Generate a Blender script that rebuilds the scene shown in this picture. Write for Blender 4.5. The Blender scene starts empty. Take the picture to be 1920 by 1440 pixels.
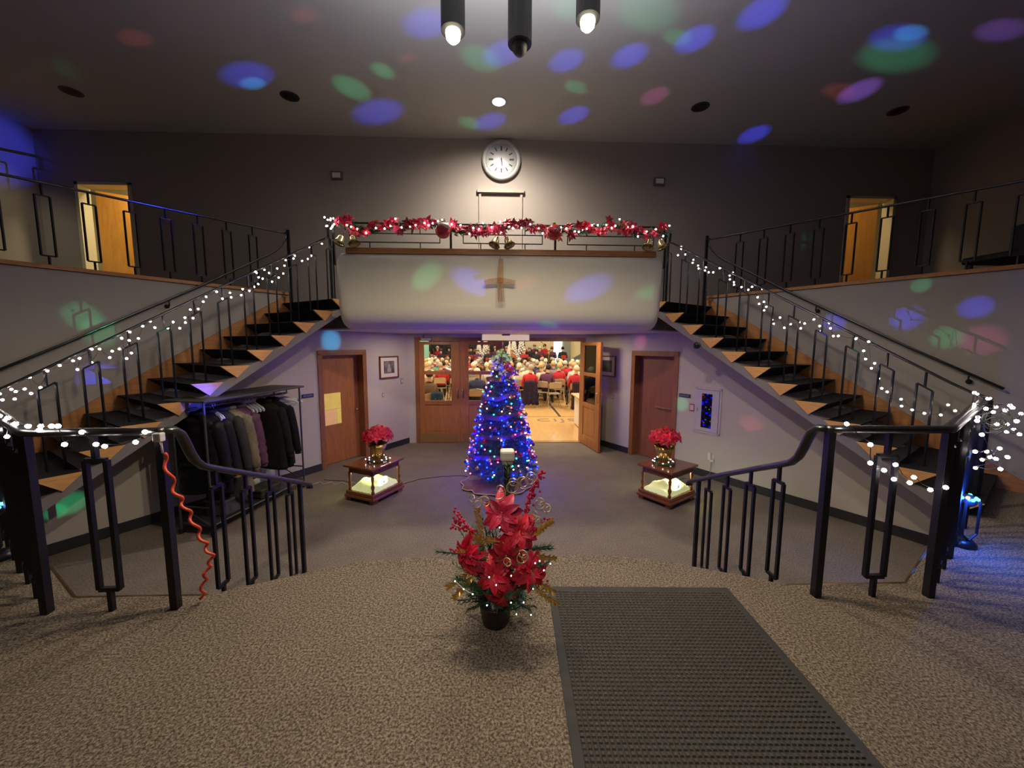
import bpy, bmesh, math, random
from mathutils import Vector, Matrix, noise
R = random.Random(7)
sin, cos, pi, rad = math.sin, math.cos, math.pi, math.radians
SC = bpy.context.scene
COL = SC.collection
ZC = 1.99                                   # eye height above the lobby floor

# ---------------------------------------------------------------- camera, world, exposure
cam_d = bpy.data.cameras.new('camera')
cam = bpy.data.objects.new('camera', cam_d)
COL.objects.link(cam)
cam_d.sensor_width = 36.0
cam_d.lens = 36.0 * 715.0 / 1920.0
cam_d.clip_start = .02
cam.matrix_world = (Matrix.Translation((-.033, 0, ZC)) @ Matrix.Rotation(rad(-1.95), 4, 'Z')
                    @ Matrix.Rotation(rad(90 - 5.95), 4, 'X') @ Matrix.Rotation(rad(.25), 4, 'Z'))
SC.camera = cam
w = bpy.data.worlds.new('night'); SC.world = w; w.use_nodes = True
w.node_tree.nodes['Background'].inputs[0].default_value = (.02, .025, .05, 1)
w.node_tree.nodes['Background'].inputs[1].default_value = .3
SC.view_settings.view_transform = 'Standard'
SC.view_settings.look = 'None'
SC.view_settings.exposure = 0.0
SC.view_settings.gamma = 1.0
SC.view_settings.use_curve_mapping = False
SC.cycles.use_denoising = True
SC.cycles.max_bounces = 5
SC.cycles.diffuse_bounces = 3
SC.cycles.glossy_bounces = 2
SC.cycles.transmission_bounces = 3
SC.cycles.transparent_max_bounces = 6
SC.cycles.sample_clamp_indirect = 3.0
SC.cycles.caustics_reflective = False
SC.cycles.caustics_refractive = False

def area(name, loc, size, watt, col, rot=(0, 0, 0), sy=None, spread=None):
    l = bpy.data.lights.new(name, 'AREA'); l.energy = watt; l.color = col; l.size = size
    if sy: l.shape = 'RECTANGLE'; l.size_y = sy
    if spread: l.spread = spread
    o = bpy.data.objects.new(name, l); COL.objects.link(o); o.location = loc; o.rotation_euler = rot
    return o
def spot(name, loc, to, watt, col, ang, blend=.5, size=.02):
    l = bpy.data.lights.new(name, 'SPOT'); l.energy = watt; l.color = col; l.spot_size = rad(ang * 2); l.spot_blend = blend
    l.shadow_soft_size = size
    o = bpy.data.objects.new(name, l); COL.objects.link(o); o.location = loc
    o.rotation_euler = (Vector(to) - Vector(loc)).to_track_quat('-Z', 'Y').to_euler()
    return o
# the lit cylinder lamps over the landing, the ceiling can over the balcony, the soffit cans
WARM = (1, .83, .60)
PEND = [(-.31, 2.5, 1.86 + ZC, True), (.09, 2.5, 1.80 + ZC, False), (.50, 2.5, 1.95 + ZC, True)]
for lx, lz in ((-.31, 3.83), (.50, 3.91)):
    spot('cylinder_lamp_light', (lx, 2.5, lz - .075), (lx, 2.5, 0), 118, WARM, 80, .42, .04)
    spot('cylinder_lamp_uplight', (lx, 2.5, lz + .40), (lx, 2.5, 9), 310, (.93, .96, 1), 84, .8, .03)
spot('ceiling_can_light', (-.04, 5.5, 5.2), (-.04, 5.85, 2.6), 125, (1, .92, .74), 62, .9, .06)
spot('ceiling_can_spill', (-.04, 5.5, 5.2), (-.04, 5.6, 2.6), 290, (1, .90, .78), 84, 1, .06)
spot('flower_fill_spot', (0, -1.6, 5.0), (0, 2.0, 1.0), 260, (1, .88, .74), 17, 1, .08)  # unseen fill spot, added behind the viewer to brighten the flowers
area('soffit_can_light', (-1.35, 6.6, 2.17), .16, 15, WARM)
area('soffit_can_light', (1.35, 6.6, 2.17), .16, 15, WARM)
# rows of hall lights on the hall's ceiling
for hx in (-4.5, 0, 4.5):
    for hy in (9.6, 13.2, 17):
        area('hall_light', (hx, hy, 5.35), 1.4, 150, (1, .88, .66), sy=.5)
# the rooms behind the gallery doors, the lit vestibule behind the viewer
area('side_room_light', (-5.1, 7.0, 5.0), .4, 60, (1, .84, .50))
area('side_room_light', (5.1, 7.0, 5.0), .4, 22, (1, .76, .42))
area('vestibule_light', (0, -2.2, 5.1), 1.2, 3, (1, .86, .68))
spot('gallery_end_light', (-6.1, 4.3, 5.2), (-7.18, 5.5, 3.4), 60, (1, .93, .70), 34, .7, .03)

# projected colour dots of the two disco lamps on the landing corners
HUE = {'B': (.045, .065, 1), 'G': (.04, .8, .34), 'R': (1, .12, .14), 'C': (.02, .45, 1), 'M': (1, .15, .6), 'V': (.40, .15, 1)}
DOTS = [(-3.09,5.11,5.23,'B',1.6,1),(-3.12,5.26,5.23,'C',0.8,1),(-1.97,4.22,5.23,'R',0.9,1),(-3.93,4.58,5.23,'R',0.8,1),(-5.11,5.19,5.23,'G',2.9,2),(-7.18,6.0,4.75,'B',2.6,1),(-1.92,5.3,5.23,'G',2.5,2),(-1.43,4.97,5.23,'G',1.5,2),(-1.73,5.8,5.23,'B',2.2,1),(-1.07,4.75,5.23,'R',0.7,1),(-0.77,4.27,5.23,'B',1.9,1),(-0.25,4.73,5.23,'G',2.2,2),(0.01,4.64,5.23,'B',2.0,1),(-0.47,6.02,5.23,'G',1.4,2),(-0.16,5.96,5.23,'B',1.8,1),(0.74,4.72,5.23,'B',2.0,1),(1.03,5.76,5.23,'B',2.0,1),(0.94,5.17,5.24,'G',1.1,2),(1.44,4.62,5.23,'B',2.2,1),(0.65,4.04,5.23,'G',1.6,2),(1.41,4.05,5.23,'G',2.2,2),(2.05,4.36,5.23,'B',2.4,1),(1.84,4.34,5.23,'G',1.0,2),(2.0,5.3,5.23,'M',2.0,1),(2.54,4.01,5.23,'B',2.8,1),(3.91,6.14,5.23,'B',2.3,1),(4.24,4.19,5.23,'C',0.7,2),(4.17,4.26,5.23,'B',1.2,2),(4.42,4.5,5.24,'G',1.7,2),(4.57,5.09,5.23,'V',2.6,1),(4.3,5.1,5.23,'R',0.9,2),(5.13,4.12,5.23,'V',0.9,2),(-0.96,5.0,2.84,'G',2.4,2),(-0.38,5.0,2.78,'B',2.0,1),(0.31,5.0,2.77,'R',1.2,2),(1.11,5.0,2.71,'B',1.9,2),(1.94,5.0,2.68,'G',1.0,2),(0.47,5.0,2.2,'G',1.0,2),(4.56,4.09,2.65,'G',0.8,2),(4.77,3.75,2.38,'B',1.1,2),(4.51,4.16,2.3,'B',1.3,2),(4.68,3.89,2.08,'G',1.2,2),(4.81,3.7,2.05,'M',1.5,2),(4.16,4.69,2.29,'B',1.2,2),(-4.45,4.25,2.27,'G',1.5,1),(-4.38,4.35,2.1,'G',1.6,1),(-4.41,4.31,1.61,'B',1.6,1),(-2.69,6.17,2.03,'C',1.6,1),(2.43,6.61,2.03,'M',1.2,2),(2.86,5.89,1.06,'G',1.1,2),(3.38,4.99,0.86,'R',1.6,2),(-3.07,4.08,1.36,'B',2.2,1),(-4.16,3.68,0.45,'G',1.2,1),(-4.21,3.59,0.4,'G',0.8,1)]
DISCO = {1: Vector((3.24, 2.455, .94)), 2: Vector((-3.27, 2.46, .93))}
PW = {'B': 2500, 'G': 950, 'R': 520, 'C': 2400, 'M': 700, 'V': 1300}
for (x, y, z, c, a, p) in DOTS:
    if abs(x) > 4 and z < 3 and y < 5: a *= .78
    t = Vector((x, y, z)); o = DISCO[p]; dd = (t - o).length
    spot('disco_beam', o + (t - o).normalized() * .12, t, PW[c] * (dd / 6.0) ** 2 * .55, HUE[c], a * 1.1, .85, .004)
lp = bpy.data.lights.new('disco_glow', 'POINT'); lp.energy = 19; lp.color = (.02, .12, 1); lp.shadow_soft_size = .03
lo = bpy.data.objects.new('disco_glow', lp); COL.objects.link(lo); lo.location = (3.16, 2.36, .96)

# ---------------------------------------------------------------- materials
MATS = {}
def mat(name, col, rough=.6, metal=0, var=None, scale=8, bump=0, bscale=60, emit=None, estr=0, spec=None, wood=False, stretch=(1, 1, 1), coat=0, alpha=None, trans=0):
    if name in MATS: return MATS[name]
    m = bpy.data.materials.new(name); m.use_nodes = True; nt = m.node_tree; b = nt.nodes['Principled BSDF']
    b.inputs['Base Color'].default_value = (*col, 1); b.inputs['Roughness'].default_value = rough; b.inputs['Metallic'].default_value = metal
    if spec is not None: b.inputs['Specular IOR Level'].default_value = spec
    if coat: b.inputs['Coat Weight'].default_value = coat
    if trans: b.inputs['Transmission Weight'].default_value = trans
    if emit: b.inputs['Emission Color'].default_value = (*emit, 1); b.inputs['Emission Strength'].default_value = estr
    tc = nt.nodes.new('ShaderNodeTexCoord'); mp = nt.nodes.new('ShaderNodeMapping'); mp.inputs['Scale'].default_value = stretch
    nt.links.new(tc.outputs['Object'], mp.inputs['Vector'])
    if var is not None:
        nz = nt.nodes.new('ShaderNodeTexNoise'); nz.inputs['Scale'].default_value = scale; nz.inputs['Detail'].default_value = 4
        if wood: nz.inputs['Distortion'].default_value = 1.2
        nt.links.new(mp.outputs[0], nz.inputs['Vector'])
        cr = nt.nodes.new('ShaderNodeValToRGB'); cr.color_ramp.elements[0].position = .35; cr.color_ramp.elements[1].position = .68
        cr.color_ramp.elements[0].color = (*var, 1); cr.color_ramp.elements[1].color = (*col, 1)
        nt.links.new(nz.outputs['Fac'], cr.inputs[0]); nt.links.new(cr.outputs[0], b.inputs['Base Color'])
    if bump:
        n2 = nt.nodes.new('ShaderNodeTexNoise'); n2.inputs['Scale'].default_value = bscale; n2.inputs['Detail'].default_value = 3
        nt.links.new(mp.outputs[0], n2.inputs['Vector'])
        bp = nt.nodes.new('ShaderNodeBump'); bp.inputs['Strength'].default_value = bump; bp.inputs['Distance'].default_value = .01
        nt.links.new(n2.outputs['Fac'], bp.inputs['Height']); nt.links.new(bp.outputs[0], b.inputs['Normal'])
    MATS[name] = m
    return m
def glow(name, col, s, sample=True):
    if name in MATS: return MATS[name]
    m = bpy.data.materials.new(name); m.use_nodes = True; nt = m.node_tree
    nt.nodes.remove(nt.nodes['Principled BSDF']); e = nt.nodes.new('ShaderNodeEmission')
    e.inputs[0].default_value = (*col, 1); e.inputs[1].default_value = s
    nt.links.new(e.outputs[0], nt.nodes['Material Output'].inputs[0])
    if not sample:
        try: m.cycles.emission_sampling = 'NONE'
        except Exception: pass
    MATS[name] = m; return m

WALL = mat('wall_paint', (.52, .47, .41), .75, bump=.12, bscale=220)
WALL_DIMMED = mat('stair_wall_dimmed', (.31, .275, .25), .75, bump=.12, bscale=220)  # wall colour darkened to stand in for the lamps' falloff at the sides
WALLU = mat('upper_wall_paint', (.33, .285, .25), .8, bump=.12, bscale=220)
CEILM = mat('ceiling_paint', (.43, .42, .405), .85, bump=.15, bscale=160)
PARA = mat('parapet_plaster', (.66, .63, .54), .55, bump=.08, bscale=180)
def carpet(name, c1, c2, c3, scale):
    m = bpy.data.materials.new(name); m.use_nodes = True; nt = m.node_tree; b = nt.nodes['Principled BSDF']
    b.inputs['Roughness'].default_value = .95; b.inputs['Specular IOR Level'].default_value = .15
    tc = nt.nodes.new('ShaderNodeTexCoord')
    n1 = nt.nodes.new('ShaderNodeTexNoise'); n1.inputs['Scale'].default_value = scale; n1.inputs['Detail'].default_value = 3; n1.inputs['Roughness'].default_value = .7
    nt.links.new(tc.outputs['Object'], n1.inputs['Vector'])
    cr = nt.nodes.new('ShaderNodeValToRGB'); e = cr.color_ramp.elements
    e[0].position = .38; e[0].color = (*c1, 1); e[1].position = .62; e[1].color = (*c3, 1)
    k = e.new(.5); k.color = (*c2, 1)
    nt.links.new(n1.outputs['Fac'], cr.inputs[0])
    n3 = nt.nodes.new('ShaderNodeTexNoise'); n3.inputs['Scale'].default_value = 3.5; n3.inputs['Detail'].default_value = 3
    nt.links.new(tc.outputs['Object'], n3.inputs['Vector'])
    mr = nt.nodes.new('ShaderNodeMapRange'); mr.inputs[3].default_value = .8; mr.inputs[4].default_value = 1.15
    nt.links.new(n3.outputs['Fac'], mr.inputs[0])
    mx = nt.nodes.new('ShaderNodeMix'); mx.data_type = 'RGBA'; mx.blend_type = 'MULTIPLY'; mx.inputs[0].default_value = 1
    nt.links.new(cr.outputs[0], mx.inputs[6]); nt.links.new(mr.outputs[0], mx.inputs[7])
    nt.links.new(mx.outputs[2], b.inputs['Base Color'])
    n2 = nt.nodes.new('ShaderNodeTexNoise'); n2.inputs['Scale'].default_value = scale * 2; n2.inputs['Detail'].default_value = 2
    nt.links.new(tc.outputs['Object'], n2.inputs['Vector'])
    bp = nt.nodes.new('ShaderNodeBump'); bp.inputs['Strength'].default_value = .6; bp.inputs['Distance'].default_value = .006
    nt.links.new(n2.outputs['Fac'], bp.inputs['Height']); nt.links.new(bp.outputs[0], b.inputs['Normal'])
    MATS[name] = m; return m
CARPET = carpet('landing_carpet', (.065, .050, .034), (.18, .143, .105), (.34, .28, .205), 100)
CARPET2 = carpet('lobby_carpet', (.12, .095, .075), (.19, .155, .125), (.26, .215, .175), 90)
STAIRC = carpet('stair_carpet', (.006, .006, .007), (.014, .013, .014), (.03, .028, .028), 110)
WOOD = mat('oak_trim', (.42, .19, .065), .4, var=(.32, .13, .04), scale=3, wood=True, stretch=(1, 1, 9))
WOODC = mat('oak_cap', (.42, .19, .065), .4, var=(.32, .13, .045), scale=4, wood=True, stretch=(1, 6, 9))
TREADW = mat('tread_wood', (.70, .37, .12), .42, var=(.58, .29, .09), scale=5, wood=True, stretch=(1, 1, 8))
DOORW = mat('door_oak', (.43, .17, .05), .38, var=(.33, .12, .035), scale=2.4, wood=True, stretch=(8, 8, 1))
FRAMEW = mat('door_frame_oak', (.30, .12, .045), .42, var=(.23, .085, .03), scale=3, wood=True, stretch=(8, 8, 1))
DOORR = mat('reddish_door', (.27, .10, .05), .45, var=(.21, .075, .038), scale=2, wood=True, stretch=(8, 8, 1))
IRON = mat('black_iron', (.012, .012, .014), .42, .3, bump=.05, bscale=90)
RAILM = mat('handrail_metal', (.10, .10, .10), .28, .85, bump=.04, bscale=60)
BASEB = mat('rubber_base', (.022, .022, .026), .5)
CHROME = mat('chrome', (.75, .74, .72), .2, 1)
BRASS = mat('brass', (.75, .52, .25), .28, 1)
WHITEP = mat('white_plastic', (.75, .74, .70), .4)
GREYP = mat('grey_plastic', (.30, .30, .31), .5)
BLACKP = mat('black_plastic', (.012, .012, .014), .35)
def glassmat():
    m = bpy.data.materials.new('clear_glass'); m.use_nodes = True; nt = m.node_tree
    nt.nodes.remove(nt.nodes['Principled BSDF'])
    t = nt.nodes.new('ShaderNodeBsdfTransparent'); g = nt.nodes.new('ShaderNodeBsdfGlossy'); g.inputs['Roughness'].default_value = .03
    mx = nt.nodes.new('ShaderNodeMixShader'); f = nt.nodes.new('ShaderNodeFresnel'); f.inputs[0].default_value = 1.45
    nt.links.new(f.outputs[0], mx.inputs[0]); nt.links.new(t.outputs[0], mx.inputs[1]); nt.links.new(g.outputs[0], mx.inputs[2])
    nt.links.new(mx.outputs[0], nt.nodes['Material Output'].inputs[0]); MATS['clear_glass'] = m; return m
GLASS = glassmat()

# ---------------------------------------------------------------- mesh building
class MB:
    def __init__(s): s.v = []; s.f = []; s.smooth = False; s.mi = []; s.cur = 0
    def add(s, vs, fs, M=None):
        b = len(s.v)
        s.v += [tuple(M @ Vector(v)) if M else tuple(v) for v in vs]
        s.f += [tuple(i + b for i in f) for f in fs]; s.mi += [s.cur] * len(fs)
        return s
    def box(s, x0, x1, y0, y1, z0, z1, M=None):
        return s.add([(x0, y0, z0), (x1, y0, z0), (x1, y1, z0), (x0, y1, z0), (x0, y0, z1), (x1, y0, z1), (x1, y1, z1), (x0, y1, z1)],
                     [(0, 3, 2, 1), (4, 5, 6, 7), (0, 1, 5, 4), (1, 2, 6, 5), (2, 3, 7, 6), (3, 0, 4, 7)], M)
    def prism(s, poly, z0, z1, M=None):
        n = len(poly)
        a = sum(poly[i][0] * poly[(i + 1) % n][1] - poly[(i + 1) % n][0] * poly[i][1] for i in range(n))
        if a < 0: poly = poly[::-1]
        return s.add([(x, y, z0) for x, y in poly] + [(x, y, z1) for x, y in poly],
                     [tuple(range(n - 1, -1, -1)), tuple(range(n, 2 * n))] + [(i, (i + 1) % n, n + (i + 1) % n, n + i) for i in range(n)], M)
    def extrude(s, pts, dv):                       # planar 3D polygon swept by a vector
        n = len(pts); dv = Vector(dv)
        return s.add([tuple(p) for p in pts] + [tuple(Vector(p) + dv) for p in pts],
                     [tuple(range(n - 1, -1, -1)), tuple(range(n, 2 * n))] + [(i, (i + 1) % n, n + (i + 1) % n, n + i) for i in range(n)])
    def tube(s, pts, r, n=6, ry=None, closed=False, caps=True, up=None):
        pts = [Vector(p) for p in pts]; m = len(pts)
        rs = r if isinstance(r, (list, tuple)) else [r] * m
        ref = Vector(up) if up else None; vs = []
        prev = None
        for i, p in enumerate(pts):
            if closed: t = pts[(i + 1) % m] - pts[i - 1]
            else: t = pts[min(i + 1, m - 1)] - pts[max(i - 1, 0)]
            if t.length < 1e-9: t = Vector((0, 0, 1))
            t.normalize()
            if ref is not None: a = t.cross(ref)
            elif prev is None: a = t.cross(Vector((0, 0, 1)) if abs(t.z) < .9 else Vector((1, 0, 0)))
            else: a = prev - t * prev.dot(t)
            if a.length < 1e-6: a = t.cross(Vector((1, 0, 0)))
            a.normalize(); prev = a; b = a.cross(t).normalized()
            for k in range(n):
                th = 2 * pi * (k + .5) / n; vs.append(tuple(p + a * cos(th) * rs[i] + b * sin(th) * (rs[i] * (ry if ry else 1))))
        fs = []
        for i in range(m if closed else m - 1):
            for k in range(n):
                j = (i + 1) % m; fs.append((i * n + k, i * n + (k + 1) % n, j * n + (k + 1) % n, j * n + k))
        if not closed and caps: fs += [tuple(range(n - 1, -1, -1)), tuple(range((m - 1) * n, m * n))]
        return s.add(vs, fs)
    def lathe(s, prof, n=16, M=None, ripple=None):
        vs = []
        for i, (r, z) in enumerate(prof):
            for k in range(n):
                th = 2 * pi * k / n; rr = r * (1 + (ripple(th, i) if ripple else 0)); vs.append((rr * cos(th), rr * sin(th), z))
        fs = [(i * n + k, i * n + (k + 1) % n, (i + 1) * n + (k + 1) % n, (i + 1) * n + k) for i in range(len(prof) - 1) for k in range(n)]
        fs += [tuple(range(n - 1, -1, -1)), tuple(range((len(prof) - 1) * n, len(prof) * n))]
        return s.add(vs, fs, M)
    def ball(s, c, r, n=8, m=6, sc=(1, 1, 1), M=None):
        vs = [(c[0], c[1], c[2] + r * sc[2])]
        for i in range(1, m):
            ph = pi * i / m
            for k in range(n):
                th = 2 * pi * k / n; vs.append((c[0] + r * sc[0] * sin(ph) * cos(th), c[1] + r * sc[1] * sin(ph) * sin(th), c[2] + r * sc[2] * cos(ph)))
        vs.append((c[0], c[1], c[2] - r * sc[2])); fs = []
        for k in range(n): fs.append((0, 1 + k, 1 + (k + 1) % n))
        for i in range(m - 2):
            for k in range(n): a = 1 + i * n; fs.append((a + k, a + n + k, a + n + (k + 1) % n, a + (k + 1) % n))
        L = len(vs) - 1; a = 1 + (m - 2) * n
        for k in range(n): fs.append((L, a + (k + 1) % n, a + k))
        return s.add(vs, fs, M)
    def mesh(s, name, mats, smooth=False):
        me = bpy.data.meshes.new(name); me.from_pydata(s.v, [], s.f)
        for m in (mats if isinstance(mats, (list, tuple)) else [mats]): me.materials.append(m)
        if any(s.mi): me.polygons.foreach_set('material_index', s.mi)
        if smooth: me.polygons.foreach_set('use_smooth', [True] * len(me.polygons))
        me.update(); return me
def tagp(o, label=None, cat=None, group=None, kind=None):
    for k, v in (('label', label), ('category', cat), ('group', group), ('kind', kind)):
        if v: o[k] = v
    return o
def link(name, me, parent=None, **k):
    o = bpy.data.objects.new(name, me); COL.objects.link(o)
    if parent:
        o.parent = parent
        if parent.get('_w'): o.matrix_parent_inverse = Matrix.Translation(-Vector(parent['_w']))
    return tagp(o, **k)
def obj(name, mb, m, parent=None, smooth=False, bevel=0, **k):
    o = link(name, mb.mesh(name, m, smooth), parent, **k)
    if bevel:
        b = o.modifiers.new('bevel', 'BEVEL'); b.width = bevel; b.segments = 2; b.limit_method = 'ANGLE'
    return o
def thing(name, label, cat, base=None, group=None, kind=None):
    """Empty; with a base its parts are given in world coordinates"""
    o = bpy.data.objects.new(name, None); COL.objects.link(o); o.empty_display_size = .05
    if base is not None: o.location = base; o['_w'] = tuple(base)
    return tagp(o, label, cat, group, kind)
def struct(name, mb, m, parent=None, smooth=False, **k): return obj(name, mb, m, parent, smooth, kind='structure' if not parent else None, **k)
def copy_tree(o, parent=None):
    c = o.copy(); COL.objects.link(c)
    if parent: c.parent = parent; c.matrix_parent_inverse = o.matrix_parent_inverse.copy()
    for ch in o.children: copy_tree(ch, c)
    return c
def paint(o, m):
    for s in o.material_slots: s.link = 'OBJECT'; s.material = m
def basis(o, ax, ay, az): 
    M = Matrix((ax, ay, az)).transposed().to_4x4(); M.translation = Vector(o); return M

# stair frame: t runs down the flight, w outwards from its open side, s=-1 left / +1 right
def S(s, t, wv, z): return (s * (2.2 + .545 * t + .839 * wv), 5.42 - .839 * t + .545 * wv, z)
def apex(t): return 2.464 - .637 * t        # z of the line under the treads
DX, DY = .507, -.862                        # lobby side walls run along this from (1.85, 7.6)
def D(s, a, o, z): return (s * (1.85 + DX * a - .862 * o), 7.6 + DY * a - .507 * o, z)   # o = out from the wall into the lobby
LAND, UP, SOF, CEIL = .59, 2.59, 2.19, 5.235
# ================================================================ the shell
struct('floor_lobby', MB().box(-6, 6, 1.5, 7.68, -.1, 0), CARPET2)
def edge(x): return 2.05 + (.25 * (1 - (abs(x) / 1.65) ** 4) if abs(x) < 1.65 else 0)
bow = [(-1.65 + 3.3 * i / 24, edge(-1.65 + 3.3 * i / 24)) for i in range(25)]
front = [(-7.6, 3.65), (-4.84, 3.65), (-3.79, 2.97), (-2.38, 2.05)] + bow + [(2.38, 2.05), (3.79, 2.97), (4.84, 3.65), (7.6, 3.65)]
struct('floor_landing', MB().prism(front + [(7.6, -2.6), (-7.6, -2.6)], -.05, LAND), CARPET)
st = thing('front_steps', 'carpeted curved steps going down from the landing to the lobby', 'steps', (0, 2.5, 0))
for j in range(1, 4):
    pts = [(x, y + .29 * j) for x, y in bow]
    obj('step', MB().prism([(-1.65, 1.9)] + pts + [(1.65, 1.9)], -.02, LAND - .1475 * j), CARPET, st)
for s, wd_ in ((-1, 'left'), (1, 'right')):
    tr = MB()
    tr.tube([(s * 1.66, 2.055, LAND - .004), (s * 2.38, 2.055, LAND - .004), (s * 3.79, 2.972, LAND - .004)], .009, 6)
    struct('trim_%d' % (1 if s < 0 else 2), tr, BRASS)

# upper floor with the gallery on both sides
up = [(-1.95, 5.26), (1.95, 5.26), (2.1, 5.53), (3.19, 6.21), (7.35, -.2), (7.35, 6.6), (-7.35, 6.6), (-7.35, -.2), (-3.19, 6.21), (-2.1, 5.53)]
struct('floor_gallery', MB().prism(up, SOF + .02, UP), CARPET2)
struct('ceiling_soffit', MB().prism([(-1.98, 5.3), (1.98, 5.3), (2.11, 5.53), (3.5, 6.4), (3.5, 7.75), (-3.5, 7.75), (-3.5, 6.4), (-2.11, 5.53)], SOF, SOF + .02), PARA)
struct('ceiling', MB().box(-7.6, 7.6, -2.8, 6.6, CEIL, CEIL + .1), CEILM)
# upper back wall with the niche and the two gallery doorways
def wall_holes(name, x0, x1, z0, z1, y0, y1, holes, m):
    xs = sorted({x0, x1} | {h[0] for h in holes} | {h[1] for h in holes}); mb = MB()
    for a, b in zip(xs, xs[1:]):
        hs = [h for h in holes if h[0] <= a + 1e-6 and h[1] >= b - 1e-6]
        if not hs: mb.box(a, b, y0, y1, z0, z1)
        else:
            h = hs[0]
            if h[2] > z0: mb.box(a, b, y0, y1, z0, h[2])
            if h[3] < z1: mb.box(a, b, y0, y1, h[3], z1)
    return struct(name, mb, m)
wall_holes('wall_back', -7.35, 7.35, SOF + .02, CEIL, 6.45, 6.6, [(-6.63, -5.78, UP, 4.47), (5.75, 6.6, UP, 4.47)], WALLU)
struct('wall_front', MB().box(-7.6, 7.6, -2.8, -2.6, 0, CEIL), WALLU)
for s, nm in ((-1, 'left'), (1, 'right')):
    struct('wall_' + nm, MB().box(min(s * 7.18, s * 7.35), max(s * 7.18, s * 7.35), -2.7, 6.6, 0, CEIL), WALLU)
    # outer wall of the flight: rises from the landing to the gallery curb
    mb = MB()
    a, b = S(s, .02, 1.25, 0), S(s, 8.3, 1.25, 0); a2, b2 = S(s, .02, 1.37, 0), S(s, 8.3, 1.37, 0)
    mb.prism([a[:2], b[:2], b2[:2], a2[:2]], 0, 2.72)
    o = struct('wall_stair_' + nm, mb, WALL_DIMMED)
    mb = MB(); a, b = S(s, -.01, 1.23, 0), S(s, 8.3, 1.23, 0); a2, b2 = S(s, -.01, 1.39, 0), S(s, 8.3, 1.39, 0)
    mb.prism([a[:2], b[:2], b2[:2], a2[:2]], 2.725, 2.765)
    struct('trim_%d' % (3 if s < 0 else 4), mb, WOODC)
    # upright oak end of the curb beside the top tread
    mb = MB(); mb.prism([S(s, -.02, 1.22, 0)[:2], S(s, .10, 1.22, 0)[:2], S(s, .10, 1.25, 0)[:2], S(s, -.02, 1.25, 0)[:2]], 2.42, 2.70)
    struct('trim_%d' % (5 if s < 0 else 6), mb, WOOD)
    # lobby side wall, under the flight
    def lob(a0, a1, z0, z1, mb):
        k = 6; n0 = max(1, int((a1 - a0) / .3)); low = []; top = []
        for i in range(n0 + 1):
            a_ = a0 + (a1 - a0) * i / n0; p = D(s, a_, 0, 0)
            t = (abs(p[0]) - 2.2) * .545 - (p[1] - 5.42) * .839
            zt = min(SOF + .02, apex(t) + .02) if z1 is None else z1
            low.append(D(s, a_, 0, z0)); top.append(D(s, a_, 0, max(zt, z0 + .02)))
        mb.extrude(low + top[::-1], (s * .862 * .25, .507 * .25, 0))
    mb = MB()
    dA, dB = (1.05, 1.87) if s < 0 else (1.03, 1.86)
    lob(-.05, dA, 0, None, mb); lob(dA, dB, 1.83, None, mb); lob(dB, 5.9, 0, None, mb)
    struct('wall_lobby_' + nm, mb, WALL)
    mb = MB()
    for q0, q1 in ((-.02, dA - .07), (dB + .06, 5.9)):
        p = [D(s, q0, .012, 0)[:2], D(s, q1, .012, 0)[:2], D(s, q1, -.01, 0)[:2], D(s, q0, -.01, 0)[:2]]; mb.prism(p, 0, .11)
    struct('baseboard_' + nm, mb, BASEB)
# balcony parapet: one rounded plaster band with an oak cap
mb = MB(); rows = [(5.5, SOF - .003), (5.34, SOF - .002), (5.22, 2.205), (5.12, 2.24), (5.05, 2.30), (5.01, 2.38), (5.0, 2.47), (5.0, 3.0), (5.008, 3.07), (5.03, 3.115), (5.07, 3.14), (5.25, 3.14), (5.25, 2.6), (5.5, 2.3)]
nx = 64
for i in range(nx + 1):
    x = -2.11 + 4.22 * i / nx
    for (y, z) in rows:
        fz = (z - 2.2) / .93; xx = x * (1 - .012 * (1 - fz))
        e = max(0, abs(x) - 2.11 + .13) / .13          # round the two ends in plan and at the top corners
        mb.v.append((xx, y + .07 * e ** 3, z - (.05 * e ** 3 if z > 3 else 0)))
for i in range(nx):
    for j in range(len(rows)): a = i * len(rows); k = (j + 1) % len(rows); mb.f.append((a + j, a + k, a + len(rows) + k, a + len(rows) + j)); mb.mi.append(0)
mb.f += [tuple(range(len(rows)))[::-1], tuple(range(nx * len(rows), (nx + 1) * len(rows)))]; mb.mi += [0, 0]
struct('wall_balcony', mb, PARA, smooth=True)
struct('trim_7', MB().box(-1.97, 2.0, 5.02, 5.24, 3.125, 3.195), WOODC)

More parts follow.
